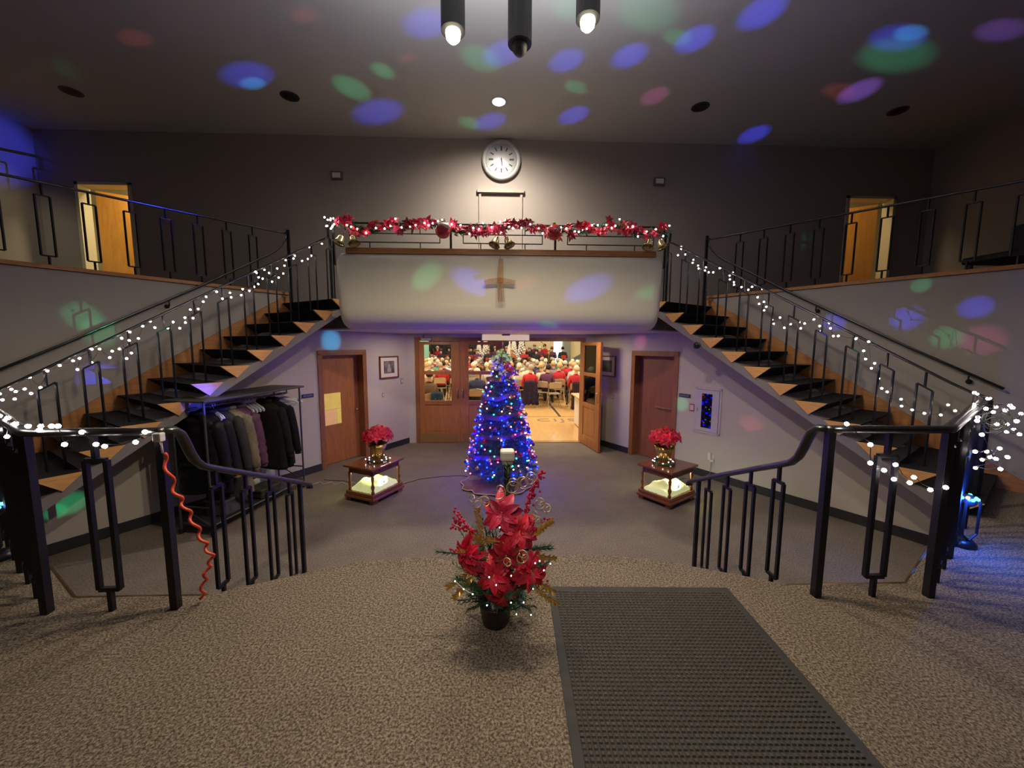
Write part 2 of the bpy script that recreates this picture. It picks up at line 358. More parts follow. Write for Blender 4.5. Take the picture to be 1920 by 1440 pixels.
# end wall with the four glazed doors
FW = 7.6
mb = MB(); mb.box(-1.9, -1.69, FW, FW + .15, 0, SOF + .02).box(1.69, 2.0, FW, FW + .15, 0, SOF + .02).box(-1.69, 1.69, FW, FW + .15, 2.12, SOF + .02)
struct('wall_end', mb, WALL)
fr = MB(); fr.box(-1.69, -1.62, FW - .02, FW + .15, 0, 2.12).box(1.62, 1.69, FW - .02, FW + .15, 0, 2.12).box(-1.62, 1.62, FW - .02, FW + .15, 2.05, 2.12)
struct('trim_8', fr, FRAMEW)
struct('trim_9', MB().box(-1.62, 1.62, FW - .03, FW + .09, 0, .012), BRASS)
def door_leaf(w_, name, label, rev=False):
    """local: hinge edge x=0, leaf to x=w_, thickness y 0..-.045; the wide stile on the far side"""
    t = thing(name, None, None); t['kind'] = 'structure'; t['label'] = label
    h = 2.035; a, b = .10, w_ - .17
    if rev: a, b = .17, w_ - .10
    rails = [(0, .2), (.78, .86), (1.385, 1.455), (1.975, h)]
    mb = MB(); mb.box(0, a, -.045, 0, .012, h).box(b, w_, -.045, 0, .012, h)
    for z0, z1 in rails: mb.box(a, b, -.045, 0, max(z0, .012), z1)
    obj('leaf_frame', mb, DOORW, t, bevel=.003)
    obj('lower_panel', MB().box(a, b, -.030, -.012, .2, .78).box(a + .03, b - .03, -.036, -.008, .24, .74), DOORW, t, bevel=.003)
    for z0, z1 in ((.86, 1.385), (1.455, 1.975)):
        obj('pane', MB().box(a, b, -.026, -.020, z0, z1), GLASS, t)
    hx = w_ - .05
    for y in (-.075, .03):
        m2 = MB(); m2.tube([(hx, y + (.03 if y < 0 else -.03), .93), (hx, y, .95), (hx, y, 1.1), (hx, y + (.03 if y < 0 else -.03), 1.12)], .009, 6); obj('door_handle', m2, CHROME, t, smooth=True)
    obj('kick_plate', MB().box(.04, w_ - .04, -.049, -.045, .02, .19), BRASS, t)
    return t
d1 = door_leaf(.805, 'door_1', 'closed glazed oak double door leaf nearest the left lobby wall'); d1.location = (-1.62, FW + .05, 0)
d2 = door_leaf(.81, 'door_2', 'closed glazed oak door leaf partly behind the christmas tree'); d2.scale = (-1, 1, 1); d2.location = (-.002, FW + .05, 0)
d3 = door_leaf(.80, 'door_3', 'glazed oak leaf standing open edge on behind the tree top'); d3.rotation_euler = (0, 0, rad(-92)); d3.location = (.05, FW - .01, 0)
d4 = door_leaf(.80, 'door_4', 'glazed oak leaf swung open into the lobby on the right'); d4.scale = (-1, 1, 1); d4.rotation_euler = (0, 0, rad(102)); d4.location = (1.615, FW - .03, 0)
struct('trim_10', MB().box(-.002, .045, FW, FW + .1, 0, 2.05), FRAMEW)

# the two flush doors in the lobby side walls, recessed in oak frames
def flush_door(s, n, m, label, a0, a1):
    t = thing('door_%d' % n, label, None, D(s, (a0 + a1) / 2, 0, 0), kind='structure')
    def bx(q0, q1, o0, o1, z0, z1):
        return [D(s, q0, o0, 0)[:2], D(s, q1, o0, 0)[:2], D(s, q1, o1, 0)[:2], D(s, q0, o1, 0)[:2]], z0, z1
    fr = MB()
    fr.prism(*bx(a0 - .05, a0 + .03, .02, -.25, 0, 1.83)); fr.prism(*bx(a1 - .03, a1 + .05, .02, -.25, 0, 1.83)); fr.prism(*bx(a0 - .05, a1 + .05, .02, -.25, 1.80, 1.885))
    obj('door_frame', fr, FRAMEW, t, bevel=.004)
    obj('door_leaf', MB().prism(*bx(a0 + .03, a1 - .03, -.13, -.175, .01, 1.80)), m, t)
    return t, bx
t5, bx5 = flush_door(-1, 5, DOORW, 'plain oak door with yellow paper over its window', 1.05, 1.87)
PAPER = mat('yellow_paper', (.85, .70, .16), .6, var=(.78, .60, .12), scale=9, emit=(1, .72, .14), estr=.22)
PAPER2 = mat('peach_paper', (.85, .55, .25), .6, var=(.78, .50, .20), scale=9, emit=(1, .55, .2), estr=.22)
for q0, q1, z0, z1, mm in ((1.64, 1.80, .92, 1.18, PAPER), (1.44, 1.635, .92, 1.18, PAPER), (1.52, 1.80, .66, .915, PAPER2), (1.44, 1.515, .66, .915, PAPER)):
    obj('window_paper', MB().prism(*bx5(q0, q1, -.121, -.13, z0, z1)), mm, t5)
obj('door_knob', MB().ball(D(-1, 1.14, -.10, .85), .025), CHROME, t5, smooth=True)
t6, bx6 = flush_door(1, 6, DOORR, 'reddish flush door with a slim push bar in right wall', 1.03, 1.86)
pb = MB(); pb.tube([D(1, 1.42, -.09, .93), D(1, 1.82, -.09, .93)], .009, 6); pb.tube([D(1, 1.44, -.13, .93), D(1, 1.44, -.09, .93)], .006, 5); pb.tube([D(1, 1.80, -.13, .93), D(1, 1.80, -.09, .93)], .006, 5)
obj('push_bar', pb, CHROME, t6)

# gallery doorways, with the lit rooms behind them
for s, n in ((-1, 7), (1, 8)):
    x0, x1 = (-6.63, -5.78) if s < 0 else (5.75, 6.6)
    xo, xi = (x0, x1) if s < 0 else (x1, x0)       # outer jamb, inner jamb
    dr = thing('door_%d' % n, ('open orange oak door in the lit doorway of left gallery' if s < 0 else 'open orange oak door in the doorway of right gallery'), None, ((x0 + x1) / 2, 6.5, UP), kind='structure')
    PAINT = mat('cream_frame', (.62, .55, .38), .5)
    f_ = MB().box(x0, x0 + .05, 6.43, 6.62, UP, 4.47).box(x1 - .05, x1, 6.43, 6.62, UP, 4.47).box(x0, x1, 6.43, 6.62, 4.43, 4.47)
    obj('door_frame', f_, PAINT, dr)
    q = Vector((xo - s * .09, 6.66, UP)); dv = Vector((-s * .82, .57, 0)).normalized(); pv = Vector((0, 0, 1)).cross(dv) * .022
    pa, pb_ = q - pv, q + dv * .80 - pv
    obj('door_leaf', MB().prism([tuple(pa)[:2], tuple(pb_)[:2], tuple(pb_ + 2 * pv)[:2], tuple(pa + 2 * pv)[:2]], UP + .01, 4.42), mat('orange_oak', (.70, .34, .07), .42, var=(.60, .27, .05), scale=2, wood=True, stretch=(8, 8, 1)), dr)
    ROOM = mat('room_paint', (.66, .62, .46), .8)
    struct('wall_side_room_%s' % ('left' if s < 0 else 'right'), MB().box(min(s * 4.6, s * 8), max(s * 4.6, s * 8), 9.4, 9.5, UP, 5.2).box(s * 8 - .05, s * 8 + .05, 6.6, 9.4, UP, 5.2).box(s * 4.6 - .05, s * 4.6 + .05, 6.6, 9.4, UP, 5.2), ROOM)
    struct('floor_side_room_%s' % ('left' if s < 0 else 'right'), MB().box(min(s * 4.6, s * 8), max(s * 4.6, s * 8), 6.6, 9.4, UP - .1, UP), CARPET2)
    struct('ceiling_side_room_%s' % ('left' if s < 0 else 'right'), MB().box(min(s * 4.6, s * 8), max(s * 4.6, s * 8), 6.6, 9.4, 5.1, 5.2), ROOM)
    if s < 0:
        nb = obj('notice_board', MB().box(-6.25, -5.55, 9.35, 9.398, UP + .55, UP + 1.6), mat('board_grey', (.2, .18, .15), .7)); tagp(nb, 'grey notice board on the far wall of the left side room', 'board')
# the hall beyond
HW = mat('hall_wall', (.74, .66, .44), .8)
struct('floor_hall', MB().box(-9, 9, 7.68, 21.6, -.1, -.002), mat('hall_floor_wood', (.68, .42, .17), .33, var=(.60, .35, .13), scale=1.6, wood=True, stretch=(7, 1, 1), coat=.2))
wall_holes('wall_hall_back', -9, 9, 0, 5.6, 21.6, 21.8, [(3.05, 3.55, .9, 4.2)], HW)
struct('wall_hall_left', MB().box(-9.1, -9, 7.75, 21.8, 0, 5.6), HW)
struct('wall_hall_right', MB().box(9, 9.1, 7.75, 21.8, 0, 5.6), HW)
struct('ceiling_hall', MB().box(-9, 9, 7.75, 21.8, 5.5, 5.6), HW)
struct('wall_hall_front', MB().box(-9, -1.9, 7.75, 7.85, 0, 5.6).box(2.0, 9, 7.75, 7.85, 0, 5.6).box(-1.9, 2.0, 7.75, 7.85, 2.14, 5.6), HW)
struct('window_1', MB().box(3.05, 3.55, 21.7, 21.74, .9, 4.2), glow('window_light', (.65, .95, 1), 2.2))
LINE = mat('court_line', (.03, .025, .02), .5)
def strip(n, p, q, wv, m):
    p, q = Vector(p), Vector(q); v = (q - p).normalized(); u = Vector((-v.y, v.x, 0)) * wv
    return struct(n, MB().prism([tuple(p - u)[:2], tuple(q - u)[:2], tuple(q + u)[:2], tuple(p + u)[:2]], -.001, .003), m)
strip('trim_11', (-4, 10.38, 0), (6, 10.38, 0), .02, mat('court_line_brown', (.28, .16, .07), .5))
strip('trim_12', (1.66, 10.38, 0), (1.66, 13.5, 0), .035, LINE)
cu = bpy.data.curves.new('floor_letters', 'FONT'); cu.body = 'CIJS'; cu.size = .52; cu.extrude = .002; cu.space_character = 1.25
co = bpy.data.objects.new('floor_lettering', cu); COL.objects.link(co); dg = bpy.context.evaluated_depsgraph_get()
me = bpy.data.meshes.new_from_object(co.evaluated_get(dg)); bpy.data.objects.remove(co)
me.materials.clear(); me.materials.append(mat('letter_grey', (.20, .16, .12), .5))
fl = link('floor_lettering', me); tagp(fl, 'worn dark letters painted on the hall floor before the first line', 'lettering'); fl.location = (.95, 9.72, .002)

# ================================================================ the two flights
def stair(s):
    nm = 'left' if s < 0 else 'right'
    T = thing('staircase', 'open-sided flight with dark carpet treads and wood ends, rising beside %s wall' % nm, 'staircase', S(s, 1.5, .6, LAND), group='matching flights up to the balcony')
    core = []
    for k in range(-0, 12):
        t = .267 * k; core.append((t, apex(t) + .01)); core.append((t + .137, apex(t) - .045))
    core.append((3.2, apex(3.2))); low = [(3.2, apex(3.2) - .07), (.0, apex(0) - .07), (-.12, apex(0) - .07), (-.12, apex(0))]
    poly = core + low
    mb = MB(); A = [S(s, t, .012, z) for t, z in poly]; v = Vector(S(s, 0, 1.25, 0)) - Vector(S(s, 0, .012, 0))
    n = len(A); mb.extrude(A, v)
    obj('slab', mb, mat('slab_plaster', (.20, .175, .16), .8, bump=.1, bscale=150), T)
    for k in range(12):
        t = .267 * k; za = 2.464 - .17 * k
        tri = [(t + .15, za + .125), (t - .13, za + .125), (t, za)]
        if k == 0: tri = [(t + .15, za + .125), (t - .16, za + .125), (t - .16, za + .02), (t, za)]
        mb = MB(); mb.extrude([S(s, a, .014, z) for a, z in tri], Vector(S(s, 0, 1.24, 0)) - Vector(S(s, 0, .014, 0)))
        tr = obj('tread', mb, STAIRC, T, bevel=.006)
        cap = [(t + .152, za + .128), (t - .132, za + .128), (t, za - .004)]
        mb = MB(); mb.extrude([S(s, a, -.008, z) for a, z in cap], Vector(S(s, 0, .014, 0)) - Vector(S(s, 0, -.008, 0)))
        obj('wood_end', mb, TREADW, tr)
    mb = MB(); pl = [(.02, 2.62), (.02, apex(.02) - .02), (3.3, apex(3.3) - .02), (3.3, apex(3.3) + .30), (.10, apex(.1) + .30)]
    mb.extrude([S(s, a, 1.225, z) for a, z in pl], Vector(S(s, 0, 1.25, 0)) - Vector(S(s, 0, 1.225, 0)))
    obj('skirt_board', mb, WOOD, T)
    return T
for s in (-1, 1): stair(s)

# ---- railings
def rail_tube(pts, r=.02): return MB().tube(pts, r, 8, ry=.62)
def bar(mb, p, q, r=.0075): mb.tube([p, q], r * 1.35, 4)
def frame_bars(P, u, h, z0, z1, rail_z, foot_z, r=.0075, slope=0, open_bottom=False):
    """baluster: a closed upright rectangle hung from the rail by a stub; P(u,z) gives a point"""
    mb = MB()
    a, b = u - h, u + h
    za, zb = z1 - slope * (a - u), z1 - slope * (b - u)
    bar(mb, P(a, z0(a) if callable(z0) else z0), P(a, za), r); bar(mb, P(b, z0(b) if callable(z0) else z0), P(b, zb), r)
    bar(mb, P(a, za), P(b, zb), r); bar(mb, P(u, z1), P(u, rail_z), r)
    if not open_bottom:
        bar(mb, P(a, z0), P(b, z0), r); bar(mb, P(u, z0), P(u, foot_z), r)
    return mb
def stair_rail_z(t): return 3.41 - .637 * (t - .07)
for s in (-1, 1):
    nm = 'left' if s < 0 else 'right'
    P = lambda t, z, s=s: S(s, t, .25, z)
    rl = thing('stair_railing', 'black iron railing wound with white lights on the open side of %s flight' % nm, 'railing', S(s, 1.5, .25, 1.5), group='open side railings of the two flights')
    pts = [P(-.02, 3.455)] + [P(t, stair_rail_z(t)) for t in (.05, .3, 1, 2, 2.8)] + [P(2.92, 1.60), P(3.02, 1.56)]
    obj('handrail', rail_tube(pts, .019), RAILM, rl, smooth=True)
    for k in range(0, 11):
        u = .267 * k - .03 + .01; zt = 2.464 - .17 * k + .125
        obj('baluster', frame_bars(P, u, .052, zt, stair_rail_z(u) - .15, stair_rail_z(u) - .012, 0, .0072, .637, True), IRON, rl)
    mb = MB(); mb.tube([P(-.03, 2.58), P(-.03, 3.44)], .02, 4); obj('newel_post', mb, IRON, rl)
    mb = MB(); mb.tube([P(3.02, LAND), P(3.02, 1.56)], .028, 4); obj('newel_post', mb, IRON, rl)
    # gallery railing on the curb
    P = lambda t, z, s=s: S(s, t, 1.31, z)
    rl = thing('gallery_railing', 'long black railing with rectangle balusters on the curb of %s gallery' % nm, 'railing', S(s, 3, 1.31, 2.765), group='railings along the two gallery curbs')
    gz = lambda t: 3.655 - .035 * t
    obj('handrail', rail_tube([P(-.06, gz(0) + .01), P(0, gz(0))] + [P(t, gz(t)) for t in (1, 2, 3, 4.5, 6.5, 8)], .021), RAILM, rl, smooth=True)
    for j in range(24):
        u = .46 + .32 * j
        obj('baluster', frame_bars(P, u, .05, 2.86, gz(u) - .125, gz(u) - .012, 2.76, .0075), IRON, rl)
    q0 = S(s, .06, 1.12, 0)
    mb = MB(); mb.tube([(q0[0], q0[1], 2.42), (q0[0], q0[1], 3.665)], .024, 4); obj('newel_post', mb, IRON, rl)
    mb = MB(); mb.tube([(q0[0], q0[1], 3.64), P(0.0, gz(0), s)], .016, 4); obj('newel_arm', mb, IRON, rl)
    # handrail on the flight's wall, sweeping down from that newel
    wr = thing('wall_handrail', 'slim metal handrail bracketed to the wall above the %s flight' % nm, 'handrail', S(s, 1.5, 1.2, 2.5), group='wall handrails above the two flights')
    W_ = lambda t, z, w=1.17: S(s, t, w, z)
    obj('handrail', rail_tube([W_(.07, 3.62, 1.13), W_(.09, 3.52, 1.14), W_(.14, 3.43, 1.16), W_(.22, 3.34), W_(.34, 3.25), W_(1.2, 2.69), W_(2.36, 1.98), W_(3.05, 1.58)], .017), RAILM, wr, smooth=True)
    for t in (1.5, 2.82):
        z = 2.50 if t < 2 else 1.70
        mb = MB(); mb.tube([W_(t, z - .01), W_(t, z - .06), W_(t, z - .075, 1.21), W_(t, z - .07, 1.25)], .008, 5); mb.ball(W_(t, z - .07, 1.245), .026, 8, 5)
        obj('bracket', mb, IRON, wr, smooth=True)
    # guard on the landing: corner by the steps, then slanting back to the flight
    gd = thing('landing_guard', 'thick black guard rail with tall posts on %s side of the landing' % nm, 'railing', (s * 2.4, 2.0, LAND), group='guard rails round the landing')
    c0, c1, c2 = Vector((s * 1.745, 1.95, 0)), Vector((s * 2.38, 1.93, 0)), Vector((s * 3.74, 2.83, 0))
    def G(u, z, a=c0, b=c1): p = a.lerp(b, u); return (p.x, p.y, z)
    obj('handrail', rail_tube([G(-.035, 1.545), G(0, 1.545), G(.5, 1.545), G(1, 1.545), G(.06, 1.548, c1, c2), G(.5, 1.55, c1, c2), G(1, 1.555, c1, c2)], .033), RAILM, gd, smooth=True)
    for p, zt in ((c0, 1.53), (c1 + Vector((0, 0, 0)), 1.53), (c1.lerp(c2, .42), 1.53), (c1.lerp(c2, .86), 1.53)):
        mb = MB(); mb.tube([(p.x, p.y, LAND), (p.x, p.y, zt)], .0265, 4, up=(0, 1, .01)); obj('post', mb, IRON, gd, bevel=.002)
    L1 = (c1 - c0).length; L2 = (c2 - c1).length
    P = lambda u, z: G(u, z); obj('baluster', frame_bars(P, .5, .05 / L1, .71, 1.40, 1.53, LAND, .0115), IRON, gd)
    P = lambda u, z: G(u, z, c1, c2)
    for u in (.14, .29, .57, .72):
        obj('baluster', frame_bars(P, u, .055 / L2, .71, 1.42, 1.53, LAND, .0125), IRON, gd)
    # rail down the front steps
    sr = thing('step_railing', 'low black railing curving down the %s side of front steps' % nm, 'railing', (s * 1.72, 2.6, .3), group='railings down the front steps')
    prof = [(1.95, 1.545), (2.01, 1.54), (2.05, 1.51), (2.075, 1.46), (2.10, 1.40), (2.13, 1.34), (2.18, 1.29), (2.27, 1.245), (2.49, 1.145), (2.8, 1.0), (3.2, .81), (3.34, .745), (3.37, .72), (3.36, .695)]
    obj('handrail', rail_tube([(s * 1.73, y, z) for y, z in prof], .031), RAILM, sr, smooth=True)
    def rz(y):
        for (a, za), (b, zb) in zip(prof, prof[1:]):
            if a <= y <= b: return za + (zb - za) * (y - a) / (b - a)
        return .7
    P = lambda u, z: (s * 1.73, u, z)
    for y in (2.27, 2.53, 2.79, 3.04):
        fz = LAND - .1475 * max(0, min(4, math.ceil((y - 2.05) / .29))); fz = max(fz, 0)
        obj('baluster', frame_bars(P, y, .042, fz + .07, rz(y) - .11, rz(y) - .012, fz, .0095), IRON, sr)
    mb = MB(); mb.tube([(s * 1.73, 3.2, 0), (s * 1.73, 3.2, .80)], .02, 4, up=(0, 1, .01)); obj('newel_post', mb, IRON, sr)

# balcony railing
rl = thing('balcony_railing', 'thin black balcony railing with long rectangles, on the oak cap', 'railing', (0, 5.13, 3.195))
obj('handrail', rail_tube([(-2.38, 5.5, 3.45), (-2.3, 5.3, 3.50), (-2.17, 5.16, 3.52), (-2.0, 5.13, 3.525), (0, 5.13, 3.525), (2.0, 5.13, 3.525), (2.17, 5.16, 3.52), (2.3, 5.3, 3.50), (2.38, 5.5, 3.45)], .017), IRON, rl, smooth=True)
for x, z0 in ((-2.16, 3.0), (-.66, 3.19), (.70, 3.19), (2.16, 3.0)):
    mb = MB(); mb.tube([(x, 5.14, z0), (x, 5.14, 3.52)], .019, 4, up=(0, 1, .01)); obj('post', mb, IRON, rl)
for a, b in ((-1.95, -.80), (-.50, .53), (.86, 2.0)):
    mb = MB(); q = lambda x, z: (x, 5.13, z)
    bar(mb, q(a, 3.29), q(b, 3.29), .006); bar(mb, q(a, 3.40), q(b, 3.40), .006); bar(mb, q(a, 3.29), q(a, 3.40), .006); bar(mb, q(b, 3.29), q(b, 3.40), .006)
    for f in (.22, .78):
        x = a + (b - a) * f; bar(mb, q(x, 3.19), q(x, 3.29), .006); bar(mb, q(x, 3.40), q(x, 3.52), .006)
    obj('rectangle_panel', mb, IRON, rl)
# ================================================================ lamps and fittings
CYL = mat('lamp_cylinder', (.07, .07, .07), .6)
def cyl_lamp(x, y, zb, lit, label):
    t = thing('cylinder_lamp', label, 'ceiling lamp', (x, y, CEIL), group='cylinder lamps hanging over the landing')
    obj('canopy', MB().lathe([(.001, CEIL - .03), (.06, CEIL - .03), (.065, CEIL)], 16, Matrix.Translation((x, y, 0))), CYL, t)
    mb = MB(); mb.tube([(x, y, zb + .3), (x, y, CEIL - .02)], .012, 6); obj('rod', mb, CYL, t)
    obj('housing', MB().lathe([(.066, zb), (.072, zb), (.072, zb + .32), (.05, zb + .34), (.012, zb + .35), (.012, zb + .33), (.06, zb + .31), (.066, zb + .04)], 24, Matrix.Translation((x, y, 0))), CYL, t, smooth=False)
    obj('reflector', MB().lathe([(.064, zb + .002), (.05, zb + .06), (.02, zb + .09), (.001, zb + .09)], 20, Matrix.Translation((x, y, 0))), mat('gold_reflector', (.8, .6, .2), .25, 1, emit=(1, .7, .15), estr=2.2 if lit else 0) if lit else mat('dark_reflector', (.1, .1, .1), .4, .5), t, smooth=True)
    obj('bulb', MB().lathe([(.001, zb - .062), (.024, zb - .058), (.041, zb - .040), (.046, zb - .012), (.042, zb + .008), (.022, zb + .05), (.018, zb + .08)], 20, Matrix.Translation((x, y, 0))), glow('lamp_bulb', (1, .90, .62), 7) if lit else mat('dead_bulb', (.10, .10, .085), .6), t, smooth=True)
for (x, y, z, lit), lb in zip(PEND, ('lit cylinder lamp with gold inside, the one above the balcony\'s left half', 'unlit dark cylinder lamp between two lit ones', 'lit cylinder lamp to the right of the unlit one')):
    cyl_lamp(x, y, z, lit, lb)
def can(x, y, lit, label):
    t = thing('ceiling_can', label, 'ceiling lamp', (x, y, CEIL), group='round cans set in the ceiling')
    T_ = Matrix.Translation((x, y, 0))
    obj('trim_ring', MB().lathe([(.085, CEIL - .004), (.115, CEIL - .004), (.118, CEIL + .002), (.085, CEIL + .002)], 28, T_), mat('can_ring', (.3, .29, .27), .5) if lit else mat('dark_can_ring', (.03, .028, .026), .5), t)
    obj('lens', MB().lathe([(.001, CEIL - .006), (.086, CEIL - .006), (.086, CEIL)], 24, T_), glow('can_lens', (1, .97, .92), 9) if lit else mat('can_hole', (.005, .005, .005), .6), t)
can(-.04, 5.5, True, 'lit round ceiling can above the clock')
can(-2.80, 5.5, False, 'dark round ceiling can left of the lit one')
can(2.72, 5.5, False, 'dark round ceiling can right of the lit one')
can(-5.60, 5.52, False, 'dark round ceiling can high over the left gallery door')
can(5.50, 5.48, False, 'dark round ceiling can high over the right gallery door')
for x, lb in ((-1.35, 'small round soffit lamp before the closed glazed doors'), (1.35, 'small round soffit lamp before the open glazed leaf')):
    t = thing('soffit_lamp', lb, 'ceiling lamp', (x, 6.6, SOF))
    obj('ring', MB().lathe([(.06, SOF - .008), (.085, SOF - .004), (.088, SOF), (.06, SOF)], 20, Matrix.Translation((x, 6.6, 0))), WHITEP, t)
# clock
t = thing('wall_clock', 'large round white wall clock high on the wall over the balcony', 'clock', (0, 6.45, 4.92))
Mc = Matrix.Translation((0, 6.45, 4.905)) @ Matrix.Rotation(pi / 2, 4, 'X')
obj('case', MB().lathe([(.295, 0), (.31, .03), (.306, .055), (.285, .066), (.25, .062), (.245, .056), (.001, .056)], 48, Mc), mat('clock_white', (.42, .40, .38), .4), t, smooth=True)
obj('dial', MB().lathe([(.001, .056), (.243, .056), (.243, .060), (.001, .060)], 40, Mc), mat('clock_dial', (.34, .335, .33), .3, coat=.5), t)
for k in range(12):
    mb = MB(); L_ = .07 if k % 3 == 0 else .06; wv = .013 if k % 3 == 0 else .009
    mb.box(-wv, wv, .20 - L_, .20, .0605, .063, Mc @ Matrix.Rotation(k * pi / 6, 4, 'Z')); obj('hour_mark', mb, mat('clock_mark', (.05, .045, .045), .6), t)
for nm, a, L_, wv in (('hour_hand', rad(185), .10, .008), ('minute_hand', rad(192), .15, .006)):
    mb = MB(); mb.box(-wv, wv, -.02, L_, .064, .067, Mc @ Matrix.Rotation(a, 4, 'Z')); obj(nm, mb, mat('clock_hand', (.10, .09, .08), .4), t)
# shallow niche lintel and its panel
nb = MB(); nb.box(-.385, .365, 6.395, 6.47, 4.41, 4.475).box(-.36, -.325, 6.42, 6.47, 2.6, 4.41).box(.305, .34, 6.42, 6.47, 2.6, 4.41)
struct('trim_13', nb, WALLU)
for x, lb in ((-2.60, 'small framed wall box left of the clock'), (2.57, 'small framed wall box right of the clock')):
    t = thing('wall_box', lb, 'sign', (x, 6.44, 4.63))
    obj('frame', MB().box(x - .09, x + .09, 6.41, 6.45, 4.57, 4.69), mat('box_frame', (.12, .10, .09), .5), t, bevel=.004)
    obj('face', MB().box(x - .062, x + .062, 6.402, 6.412, 4.595, 4.668), WHITEP, t)
# switches by the top of the right flight
for x, z in ((3.02, 3.08), (2.98, 2.98)):
    pass
sw = thing('thermostat_box', 'small dark box on the upper wall behind the right flight top', 'wall box', (2.62, 6.44, 3.2))
obj('body', MB().box(2.56, 2.66, 6.40, 6.45, 3.08, 3.24), BLACKP, sw, bevel=.006); obj('plate', MB().box(2.74, 2.80, 6.435, 6.45, 2.90, 3.02), GREYP, sw)

# woven straw cross on the parapet
STRAW = mat('straw', (.55, .31, .12), .6, var=(.40, .21, .07), scale=30, stretch=(1, 1, 1))
cr = thing('woven_cross', 'woven straw cross with four uneven arms on the balcony front', 'cross', (-.02, 4.985, 2.78))
for ang, L_, w0, w1 in ((-2, .27, .011, .003), (97, .20, .009, .004), (182, .27, .012, .017), (262, .19, .009, .004)):
    a = rad(ang)
    m_ = MB()
    for q in range(-2, 3):
        o = q / 2
        p0 = Vector((-.02 + .02 * cos(a) * o, 4.90 + .004 * abs(q), 2.79 + .02 * sin(a) * o)); dv = Vector((-sin(a), .10 * cos(a), cos(a)))
        sd = Vector((cos(a), 0, sin(a)))
        m_.tube([p0 + sd * w0 * o, p0 + dv * L_ * .5 + sd * (w0 + w1) / 2 * o, p0 + dv * L_ + sd * w1 * o], .0042, 5)
    obj('arm', m_, STRAW, cr)
m_ = MB()
for q in range(5):
    z = 2.765 + q * .012; m_.tube([(-.048, 4.897, z), (-.02, 4.885, z + .004), (.010, 4.897, z)], .006, 5)
obj('woven_centre', m_, STRAW, cr)
m_ = MB(); m_.tube([(-.02, 4.93, 3.03), (-.02, 4.97, 3.08), (-.02, 5.01, 3.11)], .003, 4); obj('hanging_loop', m_, IRON, cr)

# ---------------------------------------------------------------- leaves, flowers
def petal_v(L_=1, W_=.46, droop=.25, n=5, fold=.10):
    vs = [(0, 0, 0)]; fs = []
    for i in range(1, n):
        u = i / n; h = W_ * .5 * math.sin(pi * u ** .82) ** .8; z = .12 * sin(pi * u) - droop * u * u
        vs += [(u * L_, h * L_, (z + fold * h / W_) * L_), (u * L_, 0, z * L_ - fold * .3 * L_), (u * L_, -h * L_, (z + fold * h / W_) * L_)]
    vs.append((L_, 0, (.0 - droop) * L_))
    fs += [(0, 2, 1), (0, 3, 2)]
    for i in range(n - 2):
        a = 1 + 3 * i; fs += [(a, a + 1, a + 4, a + 3), (a + 1, a + 2, a + 5, a + 4)]
    a = 1 + 3 * (n - 2); e = len(vs) - 1; fs += [(a, a + 1, e), (a + 1, a + 2, e)]
    return vs, fs
RED = mat('red_bract', (.90, .020, .06), .45, var=(.72, .010, .045), scale=14, bump=.15, bscale=80)
REDD = mat('deep_red_bract', (.62, .010, .035), .55, var=(.45, .004, .015), scale=14)
PINKR = mat('pinkish_red_bract', (.95, .05, .13), .45, var=(.80, .03, .10), scale=14)
LEAF = mat('dark_leaf', (.02, .075, .03), .5, var=(.012, .04, .02), scale=20)
GOLD = mat('gold_glitter', (.80, .52, .14), .35, .7, var=(.60, .36, .08), scale=90)
GOLDC = mat('gold_curl', (.72, .55, .30), .3, .7)
PINE = mat('pine_green', (.018, .07, .035), .6, var=(.04, .12, .05), scale=40)
BERRY = mat('red_berry', (.55, .01, .06), .22, coat=.5)
for m_ in (RED, REDD, PINKR):
    nt = m_.node_tree; b_ = nt.nodes['Principled BSDF']; src = b_.inputs['Base Color'].links[0].from_socket
    oi = nt.nodes.new('ShaderNodeObjectInfo'); r1 = nt.nodes.new('ShaderNodeMapRange'); r1.inputs[3].default_value = .42; r1.inputs[4].default_value = 1.25
    tc = nt.nodes.new('ShaderNodeTexCoord'); sx = nt.nodes.new('ShaderNodeSeparateXYZ'); ab = nt.nodes.new('ShaderNodeMath'); ab.operation = 'ABSOLUTE'
    r2 = nt.nodes.new('ShaderNodeMapRange'); r2.inputs[1].default_value = 0; r2.inputs[2].default_value = .03; r2.inputs[3].default_value = .45; r2.inputs[4].default_value = 1
    ml = nt.nodes.new('ShaderNodeMath'); ml.operation = 'MULTIPLY'; mx = nt.nodes.new('ShaderNodeMix'); mx.data_type = 'RGBA'; mx.blend_type = 'MULTIPLY'; mx.inputs[0].default_value = 1
    nt.links.new(oi.outputs['Random'], r1.inputs[0]); nt.links.new(tc.outputs['Object'], sx.inputs[0]); nt.links.new(sx.outputs[1], ab.inputs[0]); nt.links.new(ab.outputs[0], r2.inputs[0])
    nt.links.new(r1.outputs[0], ml.inputs[0]); nt.links.new(r2.outputs[0], ml.inputs[1]); nt.links.new(src, mx.inputs[6]); nt.links.new(ml.outputs[0], mx.inputs[7]); nt.links.new(mx.outputs[2], b_.inputs['Base Color'])
CENTR = mat('flower_centre', (.55, .50, .08), .5)
PET = {}
def petal_mesh(m):
    if m.name not in PET:
        v, f = petal_v(); mb = MB().add(v, f); PET[m.name] = mb.mesh('petal', m, True)
    return PET[m.name]
def facing(c, n, roll=0):
    q = Vector(n).normalized().to_track_quat('Z', 'Y').to_matrix().to_4x4(); q.translation = Vector(c)
    return q @ Matrix.Rotation(roll, 4, 'Z')
